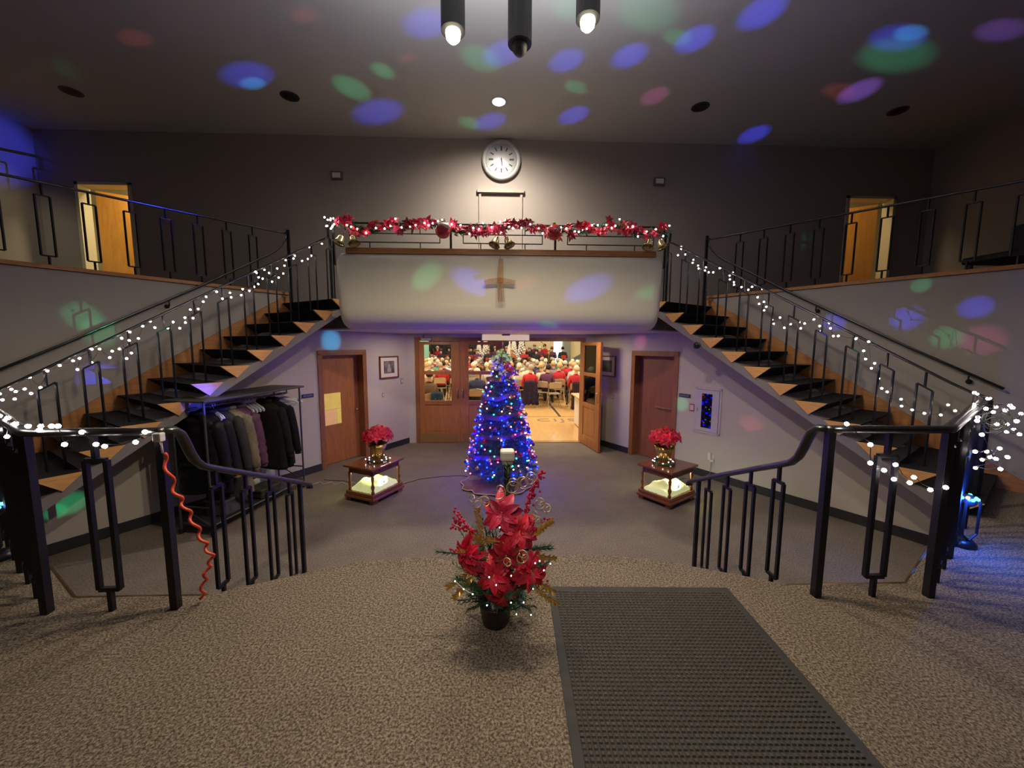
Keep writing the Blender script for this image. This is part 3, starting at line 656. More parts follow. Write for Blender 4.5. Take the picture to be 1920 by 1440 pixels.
def big_flower(parent, c, n, r, m, label=None):
    mb = MB()
    for k in range(7): a = k * 2.4; mb.ball((.07 * r * math.sqrt(k) * cos(a), .07 * r * math.sqrt(k) * sin(a), .06 * r), .045 * r, 6, 4)
    f = obj('flower', mb, CENTR, parent, True)
    f.matrix_parent_inverse = Matrix()
    W_ = facing(c, n, R.random() * 6); f.matrix_local = (Matrix.Translation(-Vector(parent['_w'])) @ W_) if parent.get('_w') else W_
    if label: f['label'] = label
    pm = petal_mesh(m); i = 0
    for ring, (cnt, L_, tilt) in enumerate(((7, 1.0, -10), (7, .85, 6), (6, .62, 20), (5, .4, 34))):
        for k in range(cnt):
            a = 2 * pi * (k + ring * .5) / cnt + R.uniform(-.18, .18); s_ = r * L_ * R.uniform(.88, 1.1)
            o = bpy.data.objects.new('petal', pm); COL.objects.link(o); o.parent = f
            o.matrix_local = Matrix.Rotation(a, 4, 'Z') @ Matrix.Rotation(rad(-tilt + R.uniform(-12, 12)), 4, 'Y') @ Matrix.Translation((.03 * r, 0, .01 * ring * r)) @ Matrix.Scale(s_, 4)
    return f
def small_flower(mb, c, n, r, cnt=9):
    v, f = petal_v(n=3)
    B = facing(c, n, R.random() * 6)
    for k in range(cnt):
        L_ = r * (1 if k % 2 else .72) * R.uniform(.85, 1.1)
        mb.add(v, f, B @ Matrix.Rotation(2 * pi * k / cnt + R.uniform(-.1, .1), 4, 'Z') @ Matrix.Rotation(rad(R.uniform(-30, 5)), 4, 'Y') @ Matrix.Scale(L_, 4))
def spray(mb, p0, p1, L_, cnt, wv=.004):
    p0, p1 = Vector(p0), Vector(p1); ax = (p1 - p0)
    for k in range(cnt):
        u = (k + .5) / cnt; p = p0 + ax * u; t_ = ax.normalized()
        r_ = Vector((R.gauss(0, 1), R.gauss(0, 1), R.gauss(0, 1))); r_ = (r_ - t_ * r_.dot(t_)).normalized()
        d_ = (r_ * .85 + t_ * .6).normalized() * L_ * R.uniform(.7, 1.15); sd = d_.cross(t_).normalized() * wv
        mb.add([tuple(p - sd), tuple(p + sd), tuple(p + d_)], [(0, 1, 2)])

# ---------------------------------------------------------------- string lights
BULB = MB().ball((0, 0, 0), .0105, 6, 4).mesh('bulb', glow('white_bulb', (1, .90, .86), 26), True)
BULBN = MB().ball((0, 0, 0), .0115, 6, 4).mesh('bulb', MATS['white_bulb'], True)
SOCK = MB().tube([(0, 0, .008), (0, 0, .024)], .0045, 5).mesh('socket', mat('wire_brown', (.05, .035, .03), .5))
def light_string(name, label, pts, base, big=False, group=None, cord_r=.0022, cordm=None):
    t = thing(name, label, 'string lights', base, group=group)
    path = []
    for a, b in zip(pts, pts[1:]):
        a, b = Vector(a), Vector(b)
        path.append(tuple(a + Vector((0, 0, .012)))); path.append(tuple((a + b) / 2 + Vector((0, 0, -.004))))
    path.append(pts[-1]); obj('cord', MB().tube(path, cord_r, 4), cordm or MATS['wire_brown'], t)
    for p in pts:
        o = link('bulb', BULBN if big else BULB, t); o.location = p; o.rotation_euler = (R.uniform(-1, 1), R.uniform(-1, 1), 0)
    return t
SL = [(0.06,3.41),(0.11,3.34),(0.26,3.27),(0.27,3.15),(0.32,3.1),(0.4,3.06),(0.46,3.12),(0.51,3.07),(0.61,3.03),(0.63,2.96),(0.65,2.86),(0.68,2.81),(0.72,2.83),(0.72,2.91),(0.79,2.74),(0.82,2.84),(0.87,2.77),(0.87,2.87),(0.94,2.77),(0.95,2.69),(0.96,2.82),(0.97,2.66),(0.97,2.83),(1.05,2.6),(1.12,2.61),(1.14,2.54),(1.22,2.51),(1.23,2.56),(1.33,2.48),(1.38,2.55),(1.46,2.49),(1.51,2.43),(1.56,2.35),(1.61,2.25),(1.61,2.34),(1.68,2.2),(1.68,2.25),(1.73,2.14),(1.78,2.2),(1.81,2.14),(1.91,2.14),(1.94,2.2),(2.0,2.15),(2.04,2.03),(2.1,1.89),(2.11,1.97),(2.11,2.09),(2.12,2.01),(2.15,1.84),(2.17,2.03),(2.18,1.93),(2.23,1.91),(2.25,1.85),(2.31,1.93),(2.37,1.81),(2.37,1.93),(2.45,1.85),(2.46,1.75),(2.49,1.83),(2.56,1.79),(2.64,1.75),(2.68,1.61),(2.73,1.7),(2.74,1.57),(2.77,1.61),(2.81,1.59),(2.82,1.53),(2.83,1.61),(2.88,1.53),(2.89,1.58)]
SR = [(0.15,3.24),(0.16,3.33),(0.16,3.36),(0.26,3.23),(0.34,3.11),(0.35,3.15),(0.42,3.06),(0.46,3.01),(0.55,2.97),(0.56,3.01),(0.6,2.94),(0.66,2.93),(0.74,2.97),(0.85,2.82),(0.87,2.86),(0.88,2.9),(0.9,2.78),(0.93,2.74),(1.02,2.7),(1.1,2.66),(1.14,2.69),(1.21,2.56),(1.23,2.48),(1.23,2.66),(1.28,2.5),(1.29,2.4),(1.31,2.44),(1.36,2.29),(1.4,2.24),(1.44,2.31),(1.51,2.19),(1.55,2.23),(1.63,2.25),(1.65,2.18),(1.7,2.23),(1.78,2.27),(1.82,2.2),(1.84,2.15),(1.9,2.23),(1.93,2.17),(1.96,2.09),(2.0,2.09),(2.13,2.06),(2.21,1.94),(2.23,1.86),(2.24,2.03),(2.28,1.77),(2.3,1.82),(2.33,1.67),(2.37,1.58),(2.41,1.55),(2.43,1.49),(2.51,1.42),(2.51,1.49),(2.59,1.4),(2.67,1.38),(2.77,1.38),(2.8,1.47),(2.85,1.43),(2.94,1.41),(2.96,1.5),(2.96,1.59),(3.03,1.56)]
GL = [(-2.8,2.2,1.57),(-2.62,2.09,1.58),(-2.4,1.94,1.58),(-2.95,2.3,1.48),(-2.33,1.93,1.57),(-2.27,1.93,1.57),(-2.22,1.93,1.57),(-2.19,1.93,1.57),(-2.28,1.93,1.55),(-2.7,2.14,1.48),(-2.08,1.93,1.54),(-2.02,1.93,1.49),(-2.17,1.93,1.49),(-1.98,1.93,1.48),(-1.78,1.93,1.54),(-1.83,1.93,1.5)]
GR = [(1.79,1.93,1.57),(1.93,1.93,1.47),(1.94,1.93,1.37),(2.02,1.93,1.33),(2.08,1.93,1.36),(2.08,1.93,1.28),(2.17,1.93,1.26),(2.19,1.93,1.29),(2.29,1.93,1.22),(2.35,1.91,1.24),(3.02,2.35,1.05),(2.93,2.28,1.15),(3.0,2.33,1.25),(3.59,2.72,1.19),(4.45,3.28,1.03),(5.79,4.14,0.81),(4.75,3.47,0.92),(4.1,3.05,1.02),(5.72,4.1,0.69),(7.64,5.34,0.32),(3.72,2.8,1.03),(6.36,4.52,0.43),(3.88,2.9,1.27),(7.92,5.53,0.72),(10.0,6.88,0.3),(6.55,4.64,0.88),(4.94,3.59,1.21),(6.37,4.52,1.01),(3.46,2.63,1.45),(3.49,2.65,1.47),(4.71,3.44,1.42),(3.93,2.94,1.48),(3.25,2.49,1.59),(6.44,4.57,1.26),(7.25,5.09,1.13),(4.04,3.01,1.56),(3.18,2.45,1.67),(3.1,2.39,1.54),(4.58,3.36,1.38),(6.09,4.34,1.22),(8.44,5.87,0.76),(9.65,6.65,0.76)]
GRB = [(3.17,2.46,1.21),(3.01,2.28,1.32),(3.32,2.45,1.27),(3.27,2.35,1.32),(3.39,2.48,1.22),(3.35,2.49,1.2),(3.03,2.19,1.3),(3.06,2.16,1.32),(3.47,2.61,1.1),(3.21,2.29,1.2),(3.04,2.28,1.43),(3.85,2.7,1.37),(3.48,2.41,1.4),(3.67,2.61,1.37),(3.31,2.41,1.47),(3.51,2.5,1.45),(2.93,2.23,1.53),(3.29,2.5,1.5),(3.59,2.63,1.55),(3.26,2.44,1.57),(3.33,2.56,1.58),(3.54,2.52,1.58),(3.09,2.19,1.62),(3.44,2.57,1.62),(3.36,2.59,1.66),(3.27,2.53,1.51),(3.37,2.48,1.54),(3.23,2.32,1.58),(3.1,2.17,1.54),(3.79,2.63,1.5)]
def rail_pts(s, l):
    return [S(s, t, .25 + R.choice((-.028, .026)), z) for t, z in l]
light_string('string_lights', 'white string lights wound along the left flight railing', rail_pts(-1, SL), S(-1, 1.5, .25, 2.4))
light_string('string_lights', 'white string lights hanging in loops along the right flight railing', rail_pts(1, SR), S(1, 1.5, .25, 2.4))
gl = sorted([p for p in GL]); light_string('string_lights', 'white string lights on the left landing guard and its corner', [(x, y - .022, z + (.012 if z > 1.53 else 0)) for x, y, z in gl], (-2.3, 1.93, 1.56), True)
gr = sorted([p for p in GR if p[0] < 2.4]); light_string('string_lights', 'loop of white string lights sagging under the right landing guard', [(x, y - .022, z + (.012 if z > 1.53 else 0)) for x, y, z in gr], (2.1, 1.93, 1.4), True)
light_string('string_lights', 'tangled bunch of white string lights at the right guard corner', GRB, (3.3, 2.4, 1.45), True, cord_r=.003)
# leftover green wire coils of that bunch
mb = MB()
for k in range(7):
    c = Vector((3.2 + .05 * k, 2.35 + .03 * k, 1.50 - .02 * (k % 3))); rr = R.uniform(.05, .09); ax = R.random() * 3
    mb.tube([tuple(c + Vector((cos(a) * rr * cos(ax), cos(a) * rr * sin(ax), sin(a) * rr * .7))) for a in [2 * pi * i / 12 for i in range(12)]], .003, 4, closed=True)
tagp(obj('wire_coils', mb, mat('green_wire', (.12, .13, .08), .5)), 'dull coils of spare light wire hung on the right guard corner', 'wire')

# ---------------------------------------------------------------- garland on the balcony rail
g = thing('garland', 'long poinsettia garland with greenery draped along the balcony rail', 'garland', (0, 5.08, 3.46))
def gy(x): return 3.47 + .035 * sin(x * 5.2 + .6) - .02 * cos(x * 11)
mb = MB(); path = [(-2.12 + 4.26 * i / 70, 5.085 + .02 * sin(i), gy(-2.12 + 4.26 * i / 70)) for i in range(71)]
mb.tube(path, .02, 5)
for a, b in zip(path, path[1:]): spray(mb, a, b, .10, 44, .007)
obj('greenery', mb, PINE, g, kind='stuff')
mb = MB()
for k in range(120):
    x = R.uniform(-2.1, 2.1); mb.add(*petal_v(n=3), M=facing((x, 5.06, gy(x) + R.uniform(-.05, .05)), (R.uniform(-1, 1), -1, R.uniform(-.6, .8))) @ Matrix.Rotation(R.random() * 6, 4, 'Z') @ Matrix.Scale(R.uniform(.05, .075), 4))
obj('leaves', mb, LEAF, g, kind='stuff')
for k in range(64):
    x = -2.04 + 4.12 * (k + R.uniform(-.3, .3)) / 63
    if -.92 < x < -.60 or .60 < x < .88:
        if k % 2: continue
    mb = MB(); small_flower(mb, (x, 5.035 + R.uniform(-.02, .02), gy(x) + R.uniform(-.085, .06)), (R.uniform(-.5, .5), -1, R.uniform(-.2, .7)), R.uniform(.068, .10), 11)
    obj('poinsettia', mb, R.choice((RED, RED, PINKR, REDD)), g)
pts = []
x = -2.2
while x < 2.2:
    pts.append((x, 5.01 + R.uniform(-.015, .01), gy(x) + R.uniform(-.07, .07))); x += R.choice((.05, .07, .11, .05))
for k in range(9): pts.insert(0, (-2.17 + R.uniform(-.03, .13), 5.02, 3.40 + R.uniform(0, .16)))
light_string('string_lights', 'white string lights twined through the balcony garland', pts, (0, 5.0, 3.45))
ORN = mat('red_glass', (.62, .05, .045), .12, .3, coat=.6)
for x, lb, m2 in ((-.73, 'red glass ball on the garland with a gold and white top, left one', True), (.655, 'red glass ball with a white snowflake, on the garland right of centre', False)):
    t = thing('ball_ornament', lb, 'ornament', (x, 4.99, 3.40))
    obj('ball', MB().ball((x, 4.925, 3.385), .095, 20, 14), ORN, t, True)
    obj('cap', MB().lathe([(.02, 0), (.022, .02), (.008, .028)], 12, Matrix.Translation((x, 4.925, 3.476))), GOLD, t)
    mb = MB(); mb.tube([(x, 4.925, 3.50), (x, 5.06, 3.54)], .002, 4); obj('loop', mb, GOLD, t)
    if m2: 
        mb = MB(); mb.ball((x + .015, 4.91, 3.425), .085, 16, 8, (1, 1, .62)); obj('frosted_top', mb, mat('frost_gold', (.75, .62, .42), .4, .3), t, True)
        mb = MB(); mb.lathe([(.04, .0), (.055, .003), (.04, .006)], 20, facing((x - .005, 4.832, 3.372), (0, -1, -.05))); obj('dark_ring', mb, REDD, t)
    else:
        mb = MB()
        for k in range(6):
            a = k * pi / 3; mb.tube([(x + .03, 4.834, 3.40), (x + .03 + .026 * cos(a), 4.833, 3.40 + .026 * sin(a))], .0035, 4); mb.ball((x + .03 + .028 * cos(a), 4.832, 3.40 + .028 * sin(a)), .006, 5, 4)
        obj('snowflake', mb, WHITEP, t)
BELLM = mat('gold_bell', (.55, .45, .20), .25, .85)
def bell(parent, c, dirv, sc):
    M_ = facing(c, (-dirv[0], -dirv[1], -dirv[2])) @ Matrix.Scale(sc, 4)
    obj('bell', MB().lathe([(.001, .05), (.03, .045), (.045, .01), (.055, -.04), (.08, -.075), (.075, -.078), (.05, -.04), (.03, .02), (.001, .03)], 18, M_), BELLM, parent, True)
    obj('clapper', MB().ball((0, 0, -.07), .016, 8, 6, M=M_), BELLM, parent, True)
for x, lb in ((-1.93, 'pair of gold bells with a light inside at garland\'s left end'), (.0, 'pair of green-gold bells under the garland\'s middle bow'), (1.96, 'pair of gold bells at garland\'s right end')):
    t = thing('bell_pair', lb, 'bells', (x, 5.0, 3.33), group='bell pairs hung on the garland')
    for s in (-1, 1):
        bell(t, (x + s * .075, 4.98, 3.29), (s * .35, -.35, -1), .95)
        mb = MB(); mb.tube([(x + s * .055, 4.99, 3.33), (x, 5.03, 3.44)], .004, 4); obj('ribbon', mb, REDD, t)

# ================================================================ christmas tree
TX, TY = 0.0, 5.33
tree = thing('christmas_tree', 'tall slim christmas tree in blue light before the glazed doors', 'christmas tree', (TX, TY, 0))
def tr_r(z): return max(.03, .51 * max(0, 1 - (z - .22) / 1.68) ** .68)
obj('trunk', MB().lathe([(.03, 0), (.026, .8), (.012, 1.7)], 8, Matrix.Translation((TX, TY, 0))), mat('bark', (.06, .035, .02), .8), tree)
mb = MB(); leg = MB()
for k in range(4): a = pi / 4 + k * pi / 2; leg.tube([(TX, TY, .10), (TX + .20 * cos(a), TY + .20 * sin(a), .006)], .01, 5)
obj('stand', leg, IRON, tree)
for k in range(620):
    z = .20 + 1.60 * (1 - (1 - (k + .5) / 620) ** .5) if True else 0
    a = k * 2.39996; r = tr_r(z) * R.uniform(.86, 1.08)
    p0 = Vector((TX + .15 * r * cos(a), TY + .15 * r * sin(a), z + .02)); p1 = Vector((TX + r * cos(a), TY + r * sin(a), z - .03 + R.uniform(-.02, .03)))
    mb.tube([p0, p1], .003, 3); spray(mb, p0.lerp(p1, .35), p1, .055, 26, .0045)
    for sg in (-1, 1):
        p2 = p1 + Vector((-sin(a) * sg * .05 - .02 * cos(a), cos(a) * sg * .05 - .02 * sin(a), .0)); spray(mb, p0.lerp(p1, .6), p2, .04, 14, .004)
obj('branches', mb, mat('tree_needles', (.045, .11, .12), .6, var=(.03, .07, .08), scale=40), tree, kind='stuff')
rib = MB(); prev = None; nn = 150
for i in range(nn + 1):
    u = i / nn; z = .35 + 1.35 * u; a = u * 5.2 * 2 * pi + 1; r = tr_r(z) * 1.02 + .012 * sin(i * 1.3)
    c = Vector((TX + r * cos(a), TY + r * sin(a), z + .015 * sin(i * .9))); hv = Vector((cos(a) * .012, sin(a) * .012, .032))
    cur = (tuple(c - hv), tuple(c + hv))
    if prev: rib.add([prev[0], cur[0], cur[1], prev[1]], [(0, 1, 2, 3)])
    prev = cur
obj('ribbon', rib, mat('mesh_ribbon', (.22, .12, .30), .3, .3), tree, True)
# colour bulbs
CB = [('blue', (.0004, .0024, 1), 170, .42), ('teal', (.02, 1, .55), 8, .13), ('pink', (1, .025, .06), 26, .20), ('warm', (1, .42, .40), 9, .25)]
CBM = [MB().ball((0, 0, 0), .0105, 6, 4).mesh('bulb', glow(n + '_bulb', c, s), True) for n, c, s, _ in CB]
tl = thing('tree_lights', 'strings of blue, teal and pink lights wound round the christmas tree', 'string lights', (TX, TY, 1))
pts = []
for k in range(285):
    z = .20 + 1.55 * (1 - (1 - (k + .5) / 285) ** .62); a = k * 2.39996 * 1.0 + R.uniform(-.3, .3); r = tr_r(z) * R.uniform(.95, 1.08)
    pts.append((TX + r * cos(a), TY + r * sin(a), z))
    x = R.random(); i = 0 if x < .44 else 1 if x < .57 else 2 if x < .77 else 3
    o = link('bulb', CBM[i], tl); o.location = pts[-1]
ps = []
for i in range(400):
    u = i / 399; z = .22 + 1.5 * u; a = u * 24 * pi; r = tr_r(z) * .93; ps.append((TX + r * cos(a), TY + r * sin(a), z))
obj('cord', MB().tube(ps, .002, 3), mat('green_cord', (.02, .05, .03), .5), tl)
# ornaments
OC = {'red': (.60, .02, .05), 'blue': (.05, .08, .60), 'silver': (.7, .7, .72), 'purple': (.28, .08, .4), 'gold': (.75, .5, .15)}
on = list(OC); OP = {}
for n in on:
    OP[n] = (MB().ball((0, 0, 0), .027, 10, 7).mesh('ornament_ball', mat(n + '_ornament', OC[n], .15, .7), True), MB().lathe([(.007, .026), (.008, .033), (.003, .036)], 8).mesh('ornament_cap', GOLD))
for k in range(56):
    n = on[k % 5]; z = .28 + 1.38 * (1 - (1 - (k + .5) / 56) ** .6); a = k * 2.39996 + .7; r = tr_r(z) * 1.04
    sd_ = ('right', 'front', 'left', 'rear')[int(((math.degrees(a) + 45) % 360) / 90)]; sd_ = {'right': 'right side', 'front': 'far side', 'left': 'left side', 'rear': 'near side'}[sd_]
    hg_ = ('lowest', 'lower', 'middle', 'upper', 'top')[min(4, int((z - .25) / .30))]
    e = thing('ball_ornament', 'small shiny %s ball on the %s branches at the %s of the tree' % (n, hg_, sd_), 'ornament', None, group='%s balls on the %s %s of the christmas tree' % (n, hg_, sd_))
    e.location = (TX + r * cos(a), TY + r * sin(a), z); link('ball', OP[n][0], e); link('cap', OP[n][1], e)
# topper: pale green and white blooms, then lilac and red ones under it
def bloom(c, r, col, nm, label, cnt=26):
    mb = MB()
    for k in range(cnt):
        ph = math.acos(1 - 1.7 * (k + .5) / cnt); th = k * 2.39996; n_ = Vector((sin(ph) * cos(th), sin(ph) * sin(th), cos(ph)))
        mb.add(*petal_v(n=3, W_=.8), M=facing(Vector(c) + n_ * r * .5, n_, R.random() * 6) @ Matrix.Rotation(rad(-35), 4, 'Y') @ Matrix.Scale(r * .75, 4))
    t = thing(nm, label, 'flower', c); obj('petals', mb, mat(label.split()[0] + '_bloom', col, .55), t, kind='stuff')
    mb = MB(); mb.tube([c, (TX + (c[0] - TX) * .3, TY + (c[1] - TY) * .3, c[2] - .09)], .004, 4); obj('stem', mb, LEAF, t)
bloom((TX - .005, TY - .03, 1.86), .072, (.70, .92, .50), 'hydrangea_bloom', 'yellowgreen fabric bloom crowning the tree top')
bloom((TX + .075, TY - .05, 1.80), .075, (.60, .95, .65), 'hydrangea_bloom', 'mintgreen fabric bloom just right of the tree top')
bloom((TX - .085, TY - .05, 1.78), .07, (.75, .95, .62), 'hydrangea_bloom', 'palegreen fabric bloom just left of the tree top')
bloom((TX - .045, TY - .13, 1.69), .075, (.62, .55, .80), 'fabric_bloom', 'lilac fabric bloom on the upper tree, left one')
bloom((TX + .10, TY - .13, 1.68), .07, (.70, .05, .12), 'fabric_bloom', 'crimson fabric bloom on the upper tree')
bloom((TX + .02, TY - .16, 1.60), .06, (.72, .68, .80), 'fabric_bloom', 'whitish fabric bloom under the lilac one on the tree')
bloom((TX + .19, TY - .10, 1.60), .06, (.25, .12, .5), 'fabric_bloom', 'violet fabric bloom at the right side of the upper tree')
# skirt
mb = MB(); nn = 40; vs = [(TX, TY, .09)]
for j, rr in enumerate((.14, .34, .50)):
    for k in range(nn):
        th = 2 * pi * k / nn; r_ = rr * (1 + .06 * sin(k * 1.7) * (j > 0)) ; vs.append((TX - .06 * (j == 2) + r_ * cos(th), TY - .06 + r_ * sin(th) * .9, (.075, .04 + .012 * sin(k * 2.1), .012 + .010 * (1 + sin(k * 2.6)))[j]))
fs = [(0, 1 + k, 1 + (k + 1) % nn) for k in range(nn)]
for j in range(2):
    for k in range(nn): a = 1 + j * nn; fs.append((a + k, a + nn + k, a + nn + (k + 1) % nn, a + (k + 1) % nn))
mb.add(vs, fs)
ts = thing('tree_skirt', 'crumpled burgundy and tan cloth skirt round the tree foot', 'tree skirt', (TX, TY, 0))
o = obj('cloth', mb, mat('skirt_cloth', (.17, .02, .04), .7, var=(.16, .11, .06), scale=7), ts, True); so = o.modifiers.new('t', 'SOLIDIFY'); so.thickness = .008; so.offset = 1
mb = MB(); mb.tube([vs[1 + 2 * nn + k] for k in range(nn)], .010, 5, closed=True); obj('braid_edge', mb, mat('braid', (.45, .30, .20), .6), ts, True)

# ================================================================ end tables
TABW = mat('cherry_wood', (.26, .085, .03), .25, var=(.19, .055, .02), scale=5, wood=True, stretch=(2, 10, 10), coat=.4)
def end_table(c, ang, L_, W_, label, side):
    t = thing('end_table', label, 'table', None, group='matching end tables with glowing snow'); t.location = (c[0], c[1], 0); t.rotation_euler = (0, 0, rad(ang))
    a, b = L_ / 2, W_ / 2
    obj('table_top', MB().box(-a, a, -b, b, .435, .462), TABW, t, bevel=.006)
    mb = MB().box(-a + .05, a - .05, -b + .05, -b + .065, .36, .435).box(-a + .05, a - .05, b - .065, b - .05, .36, .435).box(-a + .05, -a + .065, -b + .05, b - .05, .36, .435).box(a - .065, a - .05, -b + .05, b - .05, .36, .435)
    obj('apron', mb, TABW, t)
    for sx in (-1, 1):
        for sy in (-1, 1):
            M_ = Matrix.Translation((sx * (a - .055), sy * (b - .055), 0))
            obj('leg', MB().lathe([(.02, .13), (.022, .15), (.012, .165), (.018, .19), (.024, .215), (.014, .245), (.012, .27), (.018, .31), (.021, .335), (.013, .345), (.022, .36)], 12, M_), TABW, t, True)
            x0, y0 = sx * (a - .02), sy * (b - .02)
            obj('foot', MB().box(min(x0, x0 - sx * .09), max(x0, x0 - sx * .09), min(y0, y0 - sy * .07), max(y0, y0 - sy * .07), 0, .045), TABW, t, bevel=.008)
    obj('lower_shelf', MB().box(-a + .015, a - .015, -b + .015, b - .015, .085, .128), TABW, t, bevel=.01)
    obj('shelf_moulding', MB().box(-a, a, -b, b, .045, .085), TABW, t, bevel=.012)
    # glowing fluffy snow with a lit snowflake box
    s_ = thing('snow_display', 'glowing mound of white fleece lit from inside, on lower shelf of %s table' % side, 'decoration', None); s_.location = t.location; s_.rotation_euler = t.rotation_euler
    gm = MB(); nx, ny = 26, 20; vs = []
    for i in range(nx):
        for j in range(ny):
            u, v = i / (nx - 1), j / (ny - 1); ed = (sin(pi * u) * sin(pi * v)) ** .35
            h = .13 + ed * (.10 + .07 * noise.noise(Vector((u * 3.2, v * 3, 3 if side == 'left' else 8)))) + .012 * noise.noise(Vector((u * 14, v * 14, 1)))
            vs.append(((u - .5) * (L_ - .10), (v - .5) * (W_ - .10), h))
    fs = [(i * ny + j, (i + 1) * ny + j, (i + 1) * ny + j + 1, i * ny + j + 1) for i in range(nx - 1) for j in range(ny - 1)]
    gm.add(vs, fs); so = obj('fleece', gm, mat('lit_fleece', (.62, .64, .42), .9, emit=(.80, .86, .34), estr=.42, bump=.5, bscale=60), s_, True)
    obj('lit_box', MB().box(-.10, .06, -b + .075, -b + .12, .16, .27), mat('lit_box', (.8, .85, .8), .6, emit=(.85, 1, .72), estr=1.5), s_, bevel=.015)
    mb = MB()
    for k in range(6):
        q = k * pi / 3; mb.tube([(-.02, -b + .073, .215), (-.02 + .035 * cos(q), -b + .073, .215 + .035 * sin(q))], .0035, 4)
    obj('snowflake', mb, WHITEP, s_)
    return t
tL = end_table((-1.665, 4.92), 64, .58, .49, 'cherry end table with turned legs standing beside the left oak door', 'left')
tR = end_table((2.145, 4.72), 34, .60, .49, 'cherry end table with turned legs before the reddish right door', 'right')
for (x, y), nm, rg in (((-1.665, 4.92), 'left', 3), ((2.145, 4.72), 'right', 5)):
    l = bpy.data.lights.new('snow_lamp', 'POINT'); l.energy = 4.5 if nm == 'left' else 9.0; l.color = (.80, .92, .38); l.shadow_soft_size = .05
    lo = bpy.data.objects.new('snow_lamp', l); COL.objects.link(lo); lo.location = (x + (-.10 if nm == 'left' else .14), y + .05, .345)
def pot_flower(x, y, nm, label):
    z0 = .463; rr = random.Random(11 if nm == 'left' else 12)
    t = thing('potted_poinsettia', label, 'potted plant', (x, y, z0))
    obj('foil_pot', MB().lathe([(.055, z0 + .002), (.06, z0 + .01), (.088, z0 + .15), (.125, z0 + .235), (.118, z0 + .23), (.085, z0 + .19), (.001, z0 + .18)], 30, Matrix.Translation((x, y, 0)), ripple=lambda th, i: .06 * sin(th * 9 + i)), mat('gold_foil', (.62, .46, .12), .22, .85, bump=.4, bscale=40), t, True)
    mb = MB()
    for k in range(9): a = k * .7; mb.tube([(x, y, z0 + .14), (x + .05 * cos(a), y + .05 * sin(a), z0 + .26), (x + .12 * cos(a), y + .12 * sin(a), z0 + .36)], .004, 4)
    obj('stems', mb, LEAF, t)
    for k in range(18):
        a = k * 2.4; r_ = .06 + .08 * rr.random(); mb = MB(); mb.add(*petal_v(n=4, W_=.5), M=facing((x + r_ * cos(a) * .6, y + r_ * sin(a) * .6, z0 + .27 + .05 * rr.random()), (cos(a) * .5, sin(a) * .5, 1), 0) @ Matrix.Rotation(a * 1.3, 4, 'Z') @ Matrix.Scale(.085, 4))
        obj('leaf', mb, LEAF, t)
    for k in range(30):
        ph = math.acos(1 - .98 * (k + .5) / 30); th = k * 2.39996; n_ = Vector((sin(ph) * cos(th), sin(ph) * sin(th), cos(ph)))
        sx = 1.0
        c = Vector((x, y, z0 + .32)) + Vector((n_.x * .175, n_.y * .175, n_.z * .12))
        if nm == 'left' and c.x < x - .06: c.z -= .03
        mb = MB(); small_flower(mb, c, n_ + Vector((0, -.25, .1)), .078, 11); obj('flower', mb, rr.choice((RED, PINKR, RED, REDD)), t)
    wr = thing('wreath', 'small lit wreath round the foot of the %s potted poinsettia' % nm, 'wreath', (x, y, z0))
    mb = MB(); ring = [(x + .125 * cos(a), y + .125 * sin(a), z0 + .022) for a in [2 * pi * i / 28 for i in range(28)]]
    mb.tube(ring, .014, 5, closed=True)
    for a, b in zip(ring, ring[1:] + ring[:1]): spray(mb, a, b, .032, 16, .004)
    obj('greenery', mb, PINE, wr, kind='stuff')
    for k in range(11):
        a = 2 * pi * k / 11 + .1; o = link('bulb', BULBS, wr); o.location = (x + (.125 + rr.uniform(-.03, .03)) * cos(a), y + (.125 + rr.uniform(-.03, .03)) * sin(a), z0 + .035 + rr.uniform(-.01, .03))
    for k in range(5): a = k * 1.3; obj('berry', MB().ball((x + .13 * cos(a), y + .13 * sin(a), z0 + .045), .012, 8, 6), BERRY, wr, True)
BULBS = MB().ball((0, 0, 0), .0065, 6, 4).mesh('bulb', glow('wreath_bulb', (1, .85, .85), 16), True)
pot_flower(-1.62, 4.93, 'left', 'red poinsettia in gold foil on the table by the left oak door')
pot_flower(2.10, 4.74, 'right', 'dense red poinsettia in gold foil on the table by the right door')
# cords on the lobby floor
def cord(label, pts, r, m, cat='cord'):
    return tagp(obj('extension_cord', MB().tube(pts, r, 5), m, None, True), label, cat)
cord('wavy white cord on the floor from the coat rack to the left table', [(-2.95 + .95 * i / 40, 5.36 - .02 * i / 40 + .035 * sin(i * .95), .006) for i in range(41)], .005, mat('white_cord', (.55, .42, .36), .5))
cord('thin black cord across the lobby floor from left table to the tree', [(-1.42, 5.28, .005), (-1.2, 5.5, .005), (-.9, 5.6, .005), (-.6, 5.64, .005), (-.35, 5.5, .005)], .004, BLACKP)
cord('thin dark cord running behind the left table to the wall', [(-2.6, 5.5, .004), (-2.3, 5.45, .004), (-2.0, 5.32, .004), (-1.9, 5.1, .004)], .0035, BLACKP)

